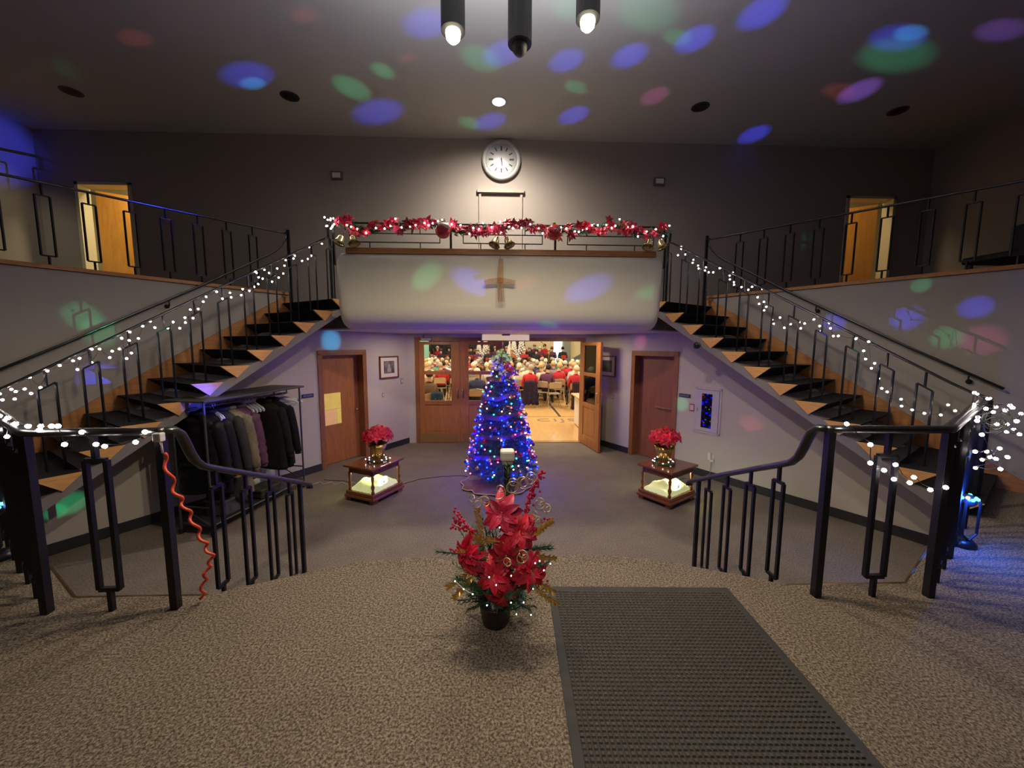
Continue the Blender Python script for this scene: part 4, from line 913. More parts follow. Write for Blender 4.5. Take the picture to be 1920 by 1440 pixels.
# ================================================================ landing: floral arrangement, stand, mat
AX, AY = -.05, 1.80
ar = thing('floral_arrangement', 'tall potted arrangement of red poinsettias, gold sprays and curls on the landing', 'floral arrangement', (AX, AY, LAND))
obj('pot', MB().lathe([(.062, LAND), (.068, LAND + .02), (.082, LAND + .10), (.088, LAND + .115), (.080, LAND + .117), (.001, LAND + .105)], 24, Matrix.Translation((AX, AY, 0))), mat('dark_pot', (.02, .012, .012), .4), ar, True)
mb = MB()
for k in range(110):
    a = k * 2.4; rr = R.uniform(.08, .22); zz = LAND + R.uniform(.08, .52); p0 = Vector((AX, AY, LAND + .12 + .3 * (zz - LAND - .1))); p1 = Vector((AX + rr * cos(a), AY + rr * .7 * sin(a), zz))
    spray(mb, p0.lerp(p1, .2), p1, .035, 60, .0028)
for p0, p1 in (((AX + .12, AY - .05, 1.0), (AX + .27, AY - .05, 1.02)), ((AX + .14, AY, .97), (AX + .28, AY - .02, .99)), ((AX - .12, AY, .95), (AX - .29, AY, .97)), ((AX + .02, AY + .03, 1.05), (AX + .12, AY + .05, 1.36)), ((AX + .05, AY + .03, 1.05), (AX + .06, AY + .05, 1.40))):
    mb.tube([p0, p1], .004, 4); spray(mb, p0, p1, .04, 110, .0022)
for q in ((.045, 1.60, .80), (.11, 1.60, .80), (.02, 1.60, .87), (.075, 1.60, .87), (.12, 1.62, .90), (.16, 1.64, 1.0), (.20, 1.65, 1.0), (-.23, 1.64, .93), (-.19, 1.62, .905), (-.15, 1.62, .88)):
    p0 = Vector((AX, AY - .04, LAND + .2)); mb.tube([p0, q], .003, 4); spray(mb, p0.lerp(Vector(q), .3), q, .035, 70, .0028)
obj('pine_sprays', mb, PINE, ar, kind='stuff')
def at(px, z, y=None): return (px, y if y is not None else AY - .06, z)
for x, z, n_, r_, m2 in ((-.02, 1.205, (-.1, -1, .35), .104, PINKR), (.065, 1.11, (.15, -1, .5), .108, RED), (-.185, 1.00, (-.9, -.8, .3), .108, RED), (-.055, .925, (-.1, -1, .35), .110, RED), (.115, .945, (.25, -1, .3), .104, RED), (-.015, .82, (0, -1, -.25), .095, REDD), (.0, 1.02, (0, -1, .1), .09, REDD)):
    big_flower(ar, (x, AY - .13 + (.05 if z > 1.05 else 0) + (.04 if abs(x) > .15 else 0), z), n_, r_, m2)
def berry_stem(p0, p1, n):
    p0, p1 = Vector(p0), Vector(p1); mb = MB(); mb.tube([p0, p1], .003, 4)
    for k in range(n):
        u = k / n; c = p0.lerp(p1, u) + Vector((R.gauss(0, .011), R.gauss(0, .011), R.gauss(0, .011))); mb.ball(c, .0068, 6, 4)
    obj('berry_spray', mb, BERRY, ar, True)
berry_stem((.10, AY - .02, 1.10), (.105, AY - .02, 1.26), 40); berry_stem((.12, AY - .02, 1.24), (.17, AY, 1.375), 48)
berry_stem((-.14, AY - .06, 1.08), (-.245, AY - .05, 1.19), 44); berry_stem((-.20, AY - .06, 1.11), (-.26, AY - .05, 1.135), 12)
berry_stem((.13, AY - .06, 1.10), (.225, AY - .06, 1.145), 22); berry_stem((-.19, AY - .1, 1.0), (-.255, AY - .1, 1.035), 10); berry_stem((.13, AY - .1, .87), (.21, AY - .1, .83), 20); berry_stem((-.16, AY - .14, 1.03), (-.10, AY - .15, .97), 16)
def gold_fern(p0, p1):
    p0, p1 = Vector(p0), Vector(p1); mb = MB(); mb.tube([p0, p1], .0035, 4); ax = (p1 - p0)
    for k in range(44):
        u = .15 + .85 * k / 44; c = p0 + ax * u; sd = 1 if k % 2 else -1
        dv = (ax.normalized() * .7 + Vector((-ax.z, R.uniform(-.1, .1), ax.x)).normalized() * sd * .8 + Vector((0, R.uniform(-.5, .2), 0))).normalized()
        mb.add(*petal_v(n=3, W_=.35), M=facing(c, (R.uniform(-.3, .3), -1, .4)) @ Matrix.Identity(4) @ Matrix.Scale(.001, 4)) if False else None
        e = c + dv * R.uniform(.016, .030); sv = dv.cross(Vector((0, 1, .2))).normalized() * .0042
        mb.add([tuple(c), tuple(c.lerp(e, .5) + sv), tuple(e), tuple(c.lerp(e, .5) - sv)], [(0, 1, 2, 3)])
    obj('gold_fern', mb, GOLD, ar)
for a, b in (((-.10, AY - .08, 1.0), (-.14, AY - .06, 1.22)), ((-.08, AY - .1, .99), (-.22, AY - .1, 1.03)), ((-.13, AY - .1, .95), (-.275, AY - .12, .86)), ((-.14, AY - .12, .93), (-.245, AY - .14, .82)), ((.12, AY - .08, 1.08), (.22, AY - .08, 1.16)), ((.13, AY - .1, 1.0), (.235, AY - .1, .985)), ((.10, AY - .12, .88), (.24, AY - .14, .78)), ((.12, AY - .12, .90), (.225, AY - .14, .84)), ((-.03, AY - .12, 1.08), (-.15, AY - .12, 1.10))): gold_fern(a, b)
def curl(c, r_, turns, dz, dirx, ph=0):
    mb = MB(); pts = []; n = int(turns * 14)
    for i in range(n + 1):
        u = i / n; a = ph + u * turns * 2 * pi * dirx; rr = r_ * (1 - .55 * u); pts.append((c[0] + rr * cos(a) + .01 * u, c[1] - .02 * sin(a * .5), c[2] + rr * sin(a) + dz * u))
    mb.tube(pts, .0021, 4, ry=1.5); obj('gold_curl', mb, GOLDC, ar, True)
for c, r_, tn, dz, dx, ph in (((.03, 1.74, 1.315), .035, 2.2, .03, 1, 0), ((.075, 1.74, 1.33), .032, 2, .02, -1, 1), ((.115, 1.74, 1.36), .028, 2.3, .01, 1, 2), ((-.03, 1.72, 1.30), .028, 1.6, .02, 1, 4), ((-.10, 1.72, 1.27), .024, 2, -.02, -1, 3), ((-.135, 1.72, 1.245), .022, 1.5, .01, 1, 0), ((-.165, 1.72, 1.26), .018, 1.3, .02, -1, 1), ((.155, 1.70, 1.255), .026, 2.2, 0, 1, 2), ((.185, 1.70, 1.225), .023, 1.8, .01, -1, 0), ((.145, 1.70, 1.165), .022, 2, .01, 1, 5), ((.07, 1.60, 1.055), .026, 2.4, .0, 1, 2), ((.0, 1.60, 1.02), .02, 1.8, .01, -1, 1), ((.13, 1.72, 1.19), .018, 1.6, 0, 1, 3)): curl(c, r_, tn, dz, dx, ph)
fl = thing('string_lights', 'few tiny white lights scattered in the floral arrangement', 'string lights', (AX, AY - .1, 1.0))
fb = MB().ball((0, 0, 0), .0030, 6, 4).mesh('bulb', glow('tiny_bulb', (1, .92, .88), 14), True)
fp = [(-.03, 1.65, 1.165), (-.23, 1.62, .93), (-.19, 1.60, .905), (-.15, 1.60, .88), (-.075, 1.56, .985), (-.045, 1.55, .955), (-.085, 1.56, .855), (.02, 1.56, .99), (.02, 1.56, .865), (.075, 1.56, .865), (.045, 1.58, .795), (.11, 1.58, .79), (.15, 1.62, 1.02), (.17, 1.62, .975), (.13, 1.62, 1.01), (.20, 1.63, 1.0), (.12, 1.6, .90)]
for p in fp: o = link('bulb', fb, fl); o.location = p
obj('cord', MB().tube(fp[1:4], .0015, 4), WHITEP, fl)

sd = thing('post_stand', 'slim black post with a white box head, behind the floral arrangement', 'stand', (.01, 1.99, LAND))
obj('base', MB().lathe([(.11, LAND), (.11, LAND + .008), (.03, LAND + .016), (.028, LAND + .016), (.001, LAND + .016)], 28, Matrix.Translation((.01, 1.99, 0))), BLACKP, sd)
obj('post', MB().box(-.007, .029, 1.975, 2.005, LAND + .01, 1.385), BLACKP, sd, bevel=.004)
obj('head', MB().box(-.027, .049, 1.95, 2.02, 1.375, 1.432), mat('ivory_plastic', (.80, .77, .66), .4), sd, bevel=.012)
obj('head_foot', MB().box(-.018, .040, 1.96, 2.015, 1.355, 1.38), GREYP, sd, bevel=.004)

# ribbed mat
Mm = Matrix.Translation((.735, 1.17, LAND)) @ Matrix.Rotation(rad(-2.2), 4, 'Z')
mt = thing('floor_mat', 'large dark rubber entrance mat with a raised grid and plain border', 'mat', (.735, 1.17, LAND))
RUB = mat('mat_rubber', (.040, .038, .032), .75, var=(.026, .025, .022), scale=3)
obj('border', MB().box(-.518, .518, -.9, .88, 0, .006, Mm), RUB, mt, bevel=.002)
mb = MB(); px_ = .0205; nxn, nyn = 47, 82
for i in range(nxn):
    for j in range(nyn):
        x, y = (i - (nxn - 1) / 2) * px_, (j - (nyn - 1) / 2) * px_
        a, b = .0085, .0052
        mb.add([(x - a, y - a, .006), (x + a, y - a, .006), (x + a, y + a, .006), (x - a, y + a, .006), (x - b, y - b, .0115), (x + b, y - b, .0115), (x + b, y + b, .0115), (x - b, y + b, .0115)],
               [(4, 5, 6, 7), (0, 1, 5, 4), (1, 2, 6, 5), (2, 3, 7, 6), (3, 0, 4, 7)], Mm)
obj('grid_relief', mb, mat('mat_pile', (.085, .076, .060), .9, var=(.045, .041, .035), scale=60), mt, kind='stuff')

# twisted orange cord from the left newel to the floor
oc = []; nrm = Vector((0, 1, 0))
base_pts = [(-1.725, 1.925, 1.52), (-1.715, 1.92, 1.44), (-1.68, 1.93, 1.24), (-1.63, 1.94, 1.12), (-1.58, 1.95, .97), (-1.545, 1.96, .86)]
def bez(pts, n):
    out = []
    for a, b in zip(pts, pts[1:]):
        for i in range(n): out.append(Vector(a).lerp(Vector(b), i / n))
    return out + [Vector(pts[-1])]
bp_ = bez(base_pts[1:] + [(-1.60, 1.97, .75), (-1.64, 1.985, .61)], 16)
hel = [tuple(p + Vector((.011 * cos(i * .62), .011 * sin(i * .62), 0))) for i, p in enumerate(bp_)]
t = thing('extension_cord', 'twisted orange extension cord hanging down by the left newel post', 'cord', (-1.62, 1.95, LAND))
obj('cable', MB().tube(hel, .0075, 6), mat('orange_cable', (.85, .10, .04), .4), t, True)
mb = MB(); mb.tube(base_pts[:2], .005, 5); obj('white_lead', mb, WHITEP, t, True)
mb = MB(); mb.box(-1.745, -1.705, 1.90, 1.935, 1.50, 1.545); obj('plug_box', mb, WHITEP, t, bevel=.006)

# disco lamps
def disco(s, label, lit):
    c = DISCO[1 if s > 0 else 2]
    t = thing('disco_lamp', label, 'disco light', (c.x, c.y, LAND))
    M_ = Matrix.Translation((c.x, c.y, 0))
    obj('base', MB().lathe([(.07, LAND), (.07, LAND + .02), (.05, LAND + .05), (.001, LAND + .05)], 20, M_), BLACKP, t, True)
    mb = MB(); mb.tube([(c.x - .052, c.y - .03, LAND + .33), (c.x - .052, c.y - .03, LAND + .1), (c.x, c.y - .03, LAND + .05), (c.x + .052, c.y - .03, LAND + .1), (c.x + .052, c.y - .03, LAND + .33)], .008, 5); obj('yoke', mb, BLACKP, t)
    obj('housing', MB().ball((c.x, c.y, LAND + .33), .045, 14, 10), BLACKP, t, True)
    for k in range(9):
        a = k * .7; o = Vector((cos(a) * .8, sin(a) * .8 - .2, .35 + .3 * (k % 2))).normalized() * .046
        col = ('blue', 'green', 'red')[k % 3] if not (lit and k % 2 == 0) else 'blue'
        obj('lens', MB().ball((c.x + o.x, c.y + o.y, LAND + .33 + o.z), .011, 8, 6), glow('lens_' + col, {'blue': (.02, .3, 1), 'green': (.02, .8, .4), 'red': (1, .1, .03)}[col], 25), t, True)
disco(1, 'glowing blue disco lamp on the floor behind the right landing guard', True)
disco(-1, 'small disco lamp on the floor behind the left landing guard', False)
# ================================================================ things on the lobby walls
def wall_pic(s, a0, a1, z0, z1, label, col, im):
    t = thing('framed_picture', label, 'picture', D(s, (a0 + a1) / 2, 0, (z0 + z1) / 2))
    def q(u0, u1, w0, w1, o0, o1): return [D(s, u0, o0, 0)[:2], D(s, u1, o0, 0)[:2], D(s, u1, o1, 0)[:2], D(s, u0, o1, 0)[:2]], w0, w1
    f = .022
    mb = MB(); mb.prism(*q(a0, a1, z0, z0 + f, 0, .025)); mb.prism(*q(a0, a1, z1 - f, z1, 0, .025)); mb.prism(*q(a0, a0 + f, z0, z1, 0, .025)); mb.prism(*q(a1 - f, a1, z0, z1, 0, .025))
    obj('frame', mb, mat('picture_frame', (.16, .045, .02), .35), t)
    obj('mount', MB().prism(*q(a0 + f, a1 - f, z0 + f, z1 - f, 0, .012)), mat('mount_card', (.72, .66, .58), .7), t)
    p = (a1 - a0) * .22; r_ = (z1 - z0) * .22
    obj('print', MB().prism(*q(a0 + p, a1 - p, z0 + r_, z1 - r_, .011, .0135)), mat('print_' + col, im, .5, var=tuple(c * 3.5 + .03 for c in im), scale=9), t)
    if col == 'grey':
        mb = MB(); mb.prism(*q((a0 + a1) / 2 - .045, (a0 + a1) / 2 + .045, z0 + r_ + .03, z0 + r_ + .09, .013, .0145)); mb.prism(*q((a0 + a1) / 2 - .022, (a0 + a1) / 2 + .022, z0 + r_ + .09, z0 + r_ + .17, .013, .0145))
        obj('building_shape', mb, mat('print_pale', (.40, .36, .32), .6), t)
wall_pic(-1, .25, .71, 1.35, 1.76, 'wood-framed monochrome building picture on the wall left of glazed doors', 'grey', (.06, .05, .05))
wall_pic(1, .18, .61, 1.38, 1.78, 'wood-framed dark landscape print beside the open glazed leaf', 'green', (.02, .03, .022))
def plate(s, a, z, w_, h, label, m, cat='switch', nm='light_switch', det=None):
    t = thing(nm, label, cat, D(s, a, 0, z))
    def q(u0, u1, w0, w1, o0, o1): return [D(s, u0, o0, 0)[:2], D(s, u1, o0, 0)[:2], D(s, u1, o1, 0)[:2], D(s, u0, o1, 0)[:2]], w0, w1
    obj('plate', MB().prism(*q(a - w_ / 2, a + w_ / 2, z - h / 2, z + h / 2, 0, .008)), m, t)
    if det: obj(det, MB().prism(*q(a - w_ * .18, a + w_ * .18, z - h * .2, z + h * .2, .008, .016)), WHITEP, t)
    return t, q
plate(-1, .64, 1.05, .05, .08, 'small switch plate below the building picture', GREYP, det='toggle')
plate(-1, .16, 1.27, .06, .11, 'grey wall control beside the glazed doors, left side', GREYP, 'wall control', 'wall_control', 'button')
plate(1, .55, 1.0, .05, .085, 'small switch plate below the dark landscape print', GREYP, det='toggle')
NAVY = mat('navy_sign', (.015, .02, .06), .4)
for s, a, z, lb in ((-1, 2.10, 1.205, 'narrow navy room sign by the left oak door and coat rack'), (1, 2.04, 1.20, 'narrow navy room sign right of the reddish door')):
    t, q = plate(s, a, z, .19, .055, lb, NAVY, 'sign', 'room_sign')
    for k in range(7):
        u = a - .07 + .022 * k
        obj('letter', MB().prism(*q(u - .006, u + .006, z - .012, z + .012, .008, .010)), mat('sign_letter', (.25, .26, .34), .5), t)
t, q = plate(1, 2.17, 1.03, .08, .11, 'small red-edged notice left of the extinguisher cabinet', mat('sign_red', (.42, .03, .06), .5), 'sign', 'wall_notice')
obj('notice_face', MB().prism(*q(2.14, 2.20, .99, 1.07, .008, .010)), mat('notice_white', (.62, .5, .55), .5), t)
# fire extinguisher cabinet
def q1(u0, u1, w0, w1, o0, o1): return [D(1, u0, o0, 0)[:2], D(1, u1, o0, 0)[:2], D(1, u1, o1, 0)[:2], D(1, u0, o1, 0)[:2]], w0, w1
t = thing('extinguisher_cabinet', 'white recessed cabinet with a dark glass slot reflecting coloured lights', 'cabinet', D(1, 2.42, 0, .67))
CABM = mat('cabinet_enamel', (.52, .47, .44), .4)
mb = MB(); mb.prism(*q1(2.22, 2.62, .67, .70, 0, .012)); mb.prism(*q1(2.22, 2.62, 1.33, 1.36, 0, .012)); mb.prism(*q1(2.22, 2.245, .67, 1.36, 0, .012)); mb.prism(*q1(2.595, 2.62, .67, 1.36, 0, .012)); obj('cabinet_frame', mb, CABM, t)
mb = MB(); mb.prism(*q1(2.25, 2.33, .705, 1.325, .002, .018)); mb.prism(*q1(2.49, 2.59, .705, 1.325, .002, .018)); mb.prism(*q1(2.33, 2.49, .705, .755, .002, .018)); mb.prism(*q1(2.33, 2.49, 1.27, 1.325, .002, .018)); obj('cabinet_door', mb, CABM, t)
obj('cabinet_back', MB().prism(*q1(2.33, 2.49, .755, 1.27, .001, .004)), mat('cabinet_red', (.12, .01, .025), .5), t)
obj('pane', MB().prism(*q1(2.33, 2.49, .755, 1.27, .012, .015)), mat('mirror_glass', (.05, .05, .06), .03, .9), t)
mb = MB(); p = D(1, 2.27, .03, 1.02); mb.tube([D(1, 2.27, .02, 1.05), p, D(1, 2.27, .02, .99)], .006, 5); obj('cabinet_handle', mb, CHROME, t, True)
t, q = plate(1, 2.53, .32, .07, .12, 'wall outlet with a white plug-in box and dangling cord', WHITEP, 'outlet', 'wall_outlet')
obj('plug_box', MB().prism(*q(2.49, 2.53, .30, .40, .008, .05)), WHITEP, t)
obj('plug_body', MB().prism(*q(2.535, 2.57, .27, .31, .008, .04)), WHITEP, t)
mb = MB(); mb.tube([D(1, 2.53, .02, .28), D(1, 2.53, .03, .18), D(1, 2.52, .02, .08), D(1, 2.45, .10, .012), D(1, 2.4, .2, .008), D(1, 2.3, .3, .008)], .004, 5); obj('cord', mb, mat('grey_cord', (.25, .24, .2), .5), t, True)
mb = MB(); c0 = Vector(D(1, 2.30, .30, .008)); c1 = Vector((2.33, 4.98, .10))
mb.tube([tuple(c0.lerp(c1, i / 60) + Vector((.012 * cos(i * .8), .012 * sin(i * .8), .0))) for i in range(61)], .003, 4)
tagp(obj('coiled_cord', mb, mat('grey_cord', (.25, .24, .2), .5), None, True), 'coiled grey cord rising from the floor to the right table', 'cord')
# black dome on the underside edge of the right flight
pd = Vector(S(1, .63, -.01, 1.985)); t = thing('camera_dome', 'small black dome on the side of the right flight above the reddish door', 'camera', tuple(pd))
obj('mount', MB().lathe([(.045, 0), (.045, .02), (.03, .025)], 16, facing(pd, (-.839, -.545, 0))), BLACKP, t)
obj('dome', MB().ball((0, 0, .025), .038, 14, 8, (1, 1, .8), M=facing(pd, (-.839, -.545, 0))), mat('dome_black', (.01, .01, .012), .08), t, True)
# box under the soffit above the doors, closer box
t = thing('roller_housing', 'long white housing fixed above the middle glazed doors', 'screen housing', (.1, 7.5, 2.1))
obj('case', MB().box(-.36, .55, 7.46, 7.59, 2.065, 2.175), mat('ivory_case_glow', (.80, .72, .52), .45, emit=(1, .78, .5), estr=.45), t, bevel=.006)  # no lamp: emission stands in for light falling on the case
obj('end_cap', MB().box(-.375, -.36, 7.45, 7.595, 2.06, 2.18).box(.55, .565, 7.45, 7.595, 2.06, 2.18), WHITEP, t)
obj('sensor', MB().box(.02, .18, 7.43, 7.5, 2.155, 2.19), GREYP, t, bevel=.006)
t = thing('door_closer', 'small grey closer box above the leftmost glazed door', 'door closer', (-1.5, 7.56, 2.08))
obj('body', MB().box(-1.56, -1.36, 7.52, 7.6, 2.055, 2.105), mat('closer_grey', (.42, .36, .36), .5), t, bevel=.006)
mb = MB(); mb.tube([(-1.5, 7.55, 2.10), (-1.5, 7.45, 2.13), (-1.5, 7.56, 2.16)], .008, 5); obj('arm', mb, IRON, t)

# ================================================================ coat rack with coats
RA = Vector((-2.72, 5.22, 0)); ax = Vector((-.175, -.985, 0)); ox = Vector((-.985, .175, 0)); RL, RW, RH = 1.38, .42, 1.42
def K(u, v, z): p = RA + ax * u + ox * v; return (p.x, p.y, z)
STEEL = mat('rack_steel', (.10, .105, .10), .4, .7)
t = thing('coat_rack', 'wheeled steel coat rack with a hat shelf, standing under the left flight', 'coat rack', K(RL / 2, RW / 2, 0))
for u in (0.0, RL):
    for v in (.02, RW - .02):
        mb = MB(); mb.tube([K(u, v, .05), K(u, v, RH - .02)], .0125, 6); obj('leg', mb, STEEL, t)
        mb = MB(); mb.lathe([(.012, -.012), (.026, -.012), (.026, .012), (.012, .012)], 14, Matrix.Translation(K(u, v, .027)) @ Matrix.Rotation(pi / 2, 4, 'Y')); obj('caster', mb, BLACKP, t)
    mb = MB(); mb.tube([K(u, .02, .30), K(u, RW - .02, .30)], .010, 6); mb.tube([K(u, .02, .10), K(u, RW - .02, .30)], .007, 5); obj('end_brace', mb, STEEL, t)
mb = MB(); mb.prism([K(-.04, -.03, 0)[:2], K(RL + .04, -.03, 0)[:2], K(RL + .04, RW + .03, 0)[:2], K(-.04, RW + .03, 0)[:2]], RH - .025, RH); obj('hat_shelf', mb, mat('shelf_grey', (.06, .06, .055), .45, .3), t, bevel=.008)
mb = MB(); mb.tube([K(0, RW / 2, RH - .10), K(RL, RW / 2, RH - .10)], .014, 8); mb.tube([K(0, RW / 2, RH - .10), K(0, RW / 2, RH - .02)], .01, 5); mb.tube([K(RL, RW / 2, RH - .10), K(RL, RW / 2, RH - .02)], .01, 5); obj('hanging_rod', mb, STEEL, t)
mb = MB(); mb.prism([K(0, .02, 0)[:2], K(RL, .02, 0)[:2], K(RL, RW - .02, 0)[:2], K(0, RW - .02, 0)[:2]], .10, .115); obj('bottom_shelf', mb, STEEL, t)
mb = MB(); mb.tube([K(0, .02, .11), K(RL, .02, .11)], .009, 5); mb.tube([K(0, RW - .02, .11), K(RL, RW - .02, .11)], .009, 5); obj('bottom_bar', mb, STEEL, t)
ZR = RH - .10
def hanger(u, m, label, tilt=0, group=None):
    h = thing('coat_hanger', label, 'hanger', K(u, RW / 2, ZR), group=group)
    mb = MB(); c = K(u, RW / 2, ZR)
    pts = [K(u, RW / 2 + .02 * sin(a), ZR + .002 + .02 * cos(a)) for a in [-2.2, -1.2, -.4, .4, 1.2]] + [K(u, RW / 2 + .005, ZR - .03), K(u, RW / 2, ZR - .06)]
    mb.tube(pts, .003, 4); obj('hook', mb, m, h)
    mb = MB(); q = [(-.20, -.13), (-.17, -.105), (0, -.06), (.17, -.105), (.20, -.13)]
    mb.tube([K(u + tilt * v, RW / 2 + v, ZR + z) for v, z in q], .010, 5, ry=1.9); mb.tube([K(u + tilt * v, RW / 2 + v, ZR - .135) for v in (-.20, .20)], .005, 5); obj('shoulder_bar', mb, m, h)
    return h
ORD_H = ('first', 'second', 'third', 'fourth')
HWHT = mat('hanger_white', (.88, .88, .92), .3)
for i, u in enumerate((.54, .59, .64, .69)): hanger(u, HWHT, 'empty white plastic hanger, %s from the door end in the bunch between coats' % ORD_H[i], -.45, group='white hangers in the bunch between coats')
hanger(.03, HWHT, 'empty white hanger at the rack end next to the oak door', .35)
hanger(.10, HWHT, 'empty white hanger just behind the end one on the rack', .30)
for u, w_h in ((1.09, 'hidden more'), (1.12, 'the nearer one')): hanger(u, HWHT, 'empty white hanger lit by blue near the rack left, %s' % w_h, -.4, group='white hangers near the rack left')
def coat(u, label, m, L_, w_, puff, n, seed, bot=None):
    rr = random.Random(seed)
    t = thing('hanging_coat', label, 'coat', K(u, RW / 2, ZR - .1))
    top = ZR - .065; zs = [top - L_ * i / n for i in range(n + 1)]; mb = MB(); m2 = 20; rows = []
    ph = rr.random() * 6
    for i, z in enumerate(zs):
        f = i / n; sh = min(1, .30 + 1.1 * (f * L_ / .13)) if f * L_ < .13 else 1
        hw = w_ * sh * (1 + .10 * f); th = .055 + .02 * sh + puff * .030 * abs(sin(pi * f * L_ / .105)) + .012 * f
        if i == 0: hw, th = .07, .05
        row = []
        for k in range(m2):
            a = 2 * pi * k / m2; fold = 1 + .10 * f * sin(a * 5 + ph) * (1 - puff * .5)
            row.append(K(u + th * sin(a) * fold, RW / 2 + hw * cos(a) * fold, z + (.02 * f * sin(a * 2 + ph))))
        rows += row
    fs = [(i * m2 + k, i * m2 + (k + 1) % m2, (i + 1) * m2 + (k + 1) % m2, (i + 1) * m2 + k) for i in range(n) for k in range(m2)]
    fs += [tuple(range(m2 - 1, -1, -1)), tuple(range(n * m2, (n + 1) * m2))]
    mb.add(rows, fs); obj('coat_body', mb, m, t, True)
    for sg in (-1, 1):
        mb = MB(); pts = []; rs = []
        SLn = .60; k_ = 14
        for i in range(k_ + 1):
            f = i / k_; pts.append(K(u - .01 - .02 * sin(f * 2), RW / 2 + sg * (w_ * .80 + .105 * f ** .7), top - .07 - SLn * f)); rs.append((.058 - .018 * f) * (1 + puff * .30 * abs(sin(pi * f * SLn / .095))) * (.55 if i == 0 else 1))
        mb.tube(pts, rs, 10); obj('sleeve', mb, m, t, True)
        mb = MB(); mb.tube([pts[-1], tuple(Vector(pts[-1]) - Vector((0, 0, .03)))], .036, 10); obj('cuff', mb, bot or m, t, True)
    mb = MB(); mb.tube([K(u + .045 * cos(a), RW / 2 + .075 * sin(a), top + .015) for a in [2 * pi * i / 14 for i in range(14)]], .024, 6, closed=True); obj('collar', mb, m, t, True)
    mb = MB(); mb.tube([K(u - .075, RW / 2, top - .03), K(u - .095, RW / 2, top - L_ * .95)], .004, 4); obj('zip', mb, BLACKP, t)
    mb = MB(); mb.tube([K(u, RW / 2 + .02 * sin(a), ZR + .002 + .02 * cos(a)) for a in [-2.2, -1.2, -.4, .4, 1.2]] + [K(u, RW / 2, ZR - .03), K(u, RW / 2, ZR - .07)], .003, 4); obj('hanger_hook', mb, CHROME, t)
def fab(n, c, r_=.55): return mat('cloth_' + n, c, r_, spec=.15, var=tuple(x * .6 for x in c), scale=12, bump=.3, bscale=140)
coat(.26, 'black wool coat, first coat from the oak door end', fab('black', (.012, .012, .012), .8), .86, .25, 0, 18, 1)
coat(.40, 'black jacket hanging second from the oak door end', fab('soft_black', (.016, .014, .014), .7), .84, .245, .2, 18, 2)
coat(.80, 'plum quilted puffer coat behind the bunch of hangers', fab('plum', (.16, .07, .12), .4), .84, .215, 1, 28, 3)
coat(.92, 'long brown quilted puffer coat in the middle of the rack', fab('brown', (.26, .21, .14), .45), .98, .225, 1, 34, 4)
coat(1.02, 'dark grey coat next to the long brown puffer', fab('grey', (.05, .048, .045), .7), 1.0, .215, .1, 20, 5)
coat(1.17, 'black jacket with bronze shiny trim, left half of rack', fab('ink', (.012, .012, .016), .5), .86, .22, .6, 26, 6, fab('bronze', (.45, .26, .10), .3))
coat(1.29, 'shiny black puffer jacket, last coat at rack\'s left end', fab('shiny_black', (.012, .012, .014), .3), .80, .235, 1, 26, 7)
mb = MB(); vs = []
for i in range(24):
    for z in (.13, .33): vs.append(K(.12 + .5 * i / 23, RW - .06 + .02 * sin(i * 1.3), z))
mb.add(vs, [(2 * i, 2 * i + 2, 2 * i + 3, 2 * i + 1) for i in range(23)])
o = obj('white_cloth', mb, mat('white_cotton', (.62, .62, .52), .8), None, True); o.modifiers.new('t', 'SOLIDIFY').thickness = .004
tagp(o, 'crumpled white cloth hanging over the coat rack\'s bottom shelf', 'cloth')
for u0, u1, v0, v1, z1, c, lb in ((.95, 1.2, .05, .30, .30, (.10, .09, .10), 'grey cardboard box on the coat rack\'s bottom shelf'), (.42, .72, .04, .26, .23, (.05, .045, .04), 'dark bag lying on the coat rack\'s bottom shelf')):
    t = thing('storage_box' if 'box' in lb else 'cloth_bag', lb, 'box' if 'box' in lb else 'bag', K((u0 + u1) / 2, (v0 + v1) / 2, .115))
    mb = MB(); mb.prism([K(u0, v0, 0)[:2], K(u1, v0, 0)[:2], K(u1, v1, 0)[:2], K(u0, v1, 0)[:2]], .116, z1); obj('body', mb, fab(lb.split()[0] + '_' + lb.split()[1], c), t, bevel=.02)
    mb = MB(); mb.prism([K(u0 - .01, v0 - .01, 0)[:2], K(u1 + .01, v0 - .01, 0)[:2], K(u1 + .01, v1 + .01, 0)[:2], K(u0 - .01, v1 + .01, 0)[:2]], z1 - .03, z1 + .004); obj('flap', mb, fab(lb.split()[0] + '_flap', tuple(x * 1.3 for x in c)), t, bevel=.01)

# gallery furniture: dark silhouettes behind the railings
t = thing('lounge_chair', 'dark padded chair behind the railing at the left gallery end', 'chair', (-6.05, 4.2, UP))
DK = mat('dark_leather', (.01, .01, .01), .5)
obj('seat', MB().box(-6.3, -5.75, 3.9, 4.45, UP + .34, UP + .46), DK, t, bevel=.04); obj('backrest', MB().box(-6.38, -6.26, 3.9, 4.45, UP + .42, UP + .98), DK, t, bevel=.04)
for x in (-6.27, -5.8):
    for y in (3.94, 4.4): mb = MB(); mb.tube([(x, y, UP), (x, y, UP + .36)], .018, 6); obj('leg', mb, DK, t)
for y in (3.88, 4.43): obj('armrest', MB().box(-6.3, -5.78, y - .03, y + .05, UP + .58, UP + .63).box(-5.84, -5.80, y, y + .03, UP + .36, UP + .6), DK, t, bevel=.015)
t = thing('bench', 'dark bench behind the railing at the right gallery end', 'bench', (5.9, 4.0, UP))
obj('seat', MB().box(5.6, 6.2, 3.5, 4.6, UP + .38, UP + .46), DK, t, bevel=.02); obj('backrest', MB().box(6.18, 6.24, 3.5, 4.6, UP + .44, UP + .85), DK, t, bevel=.02)
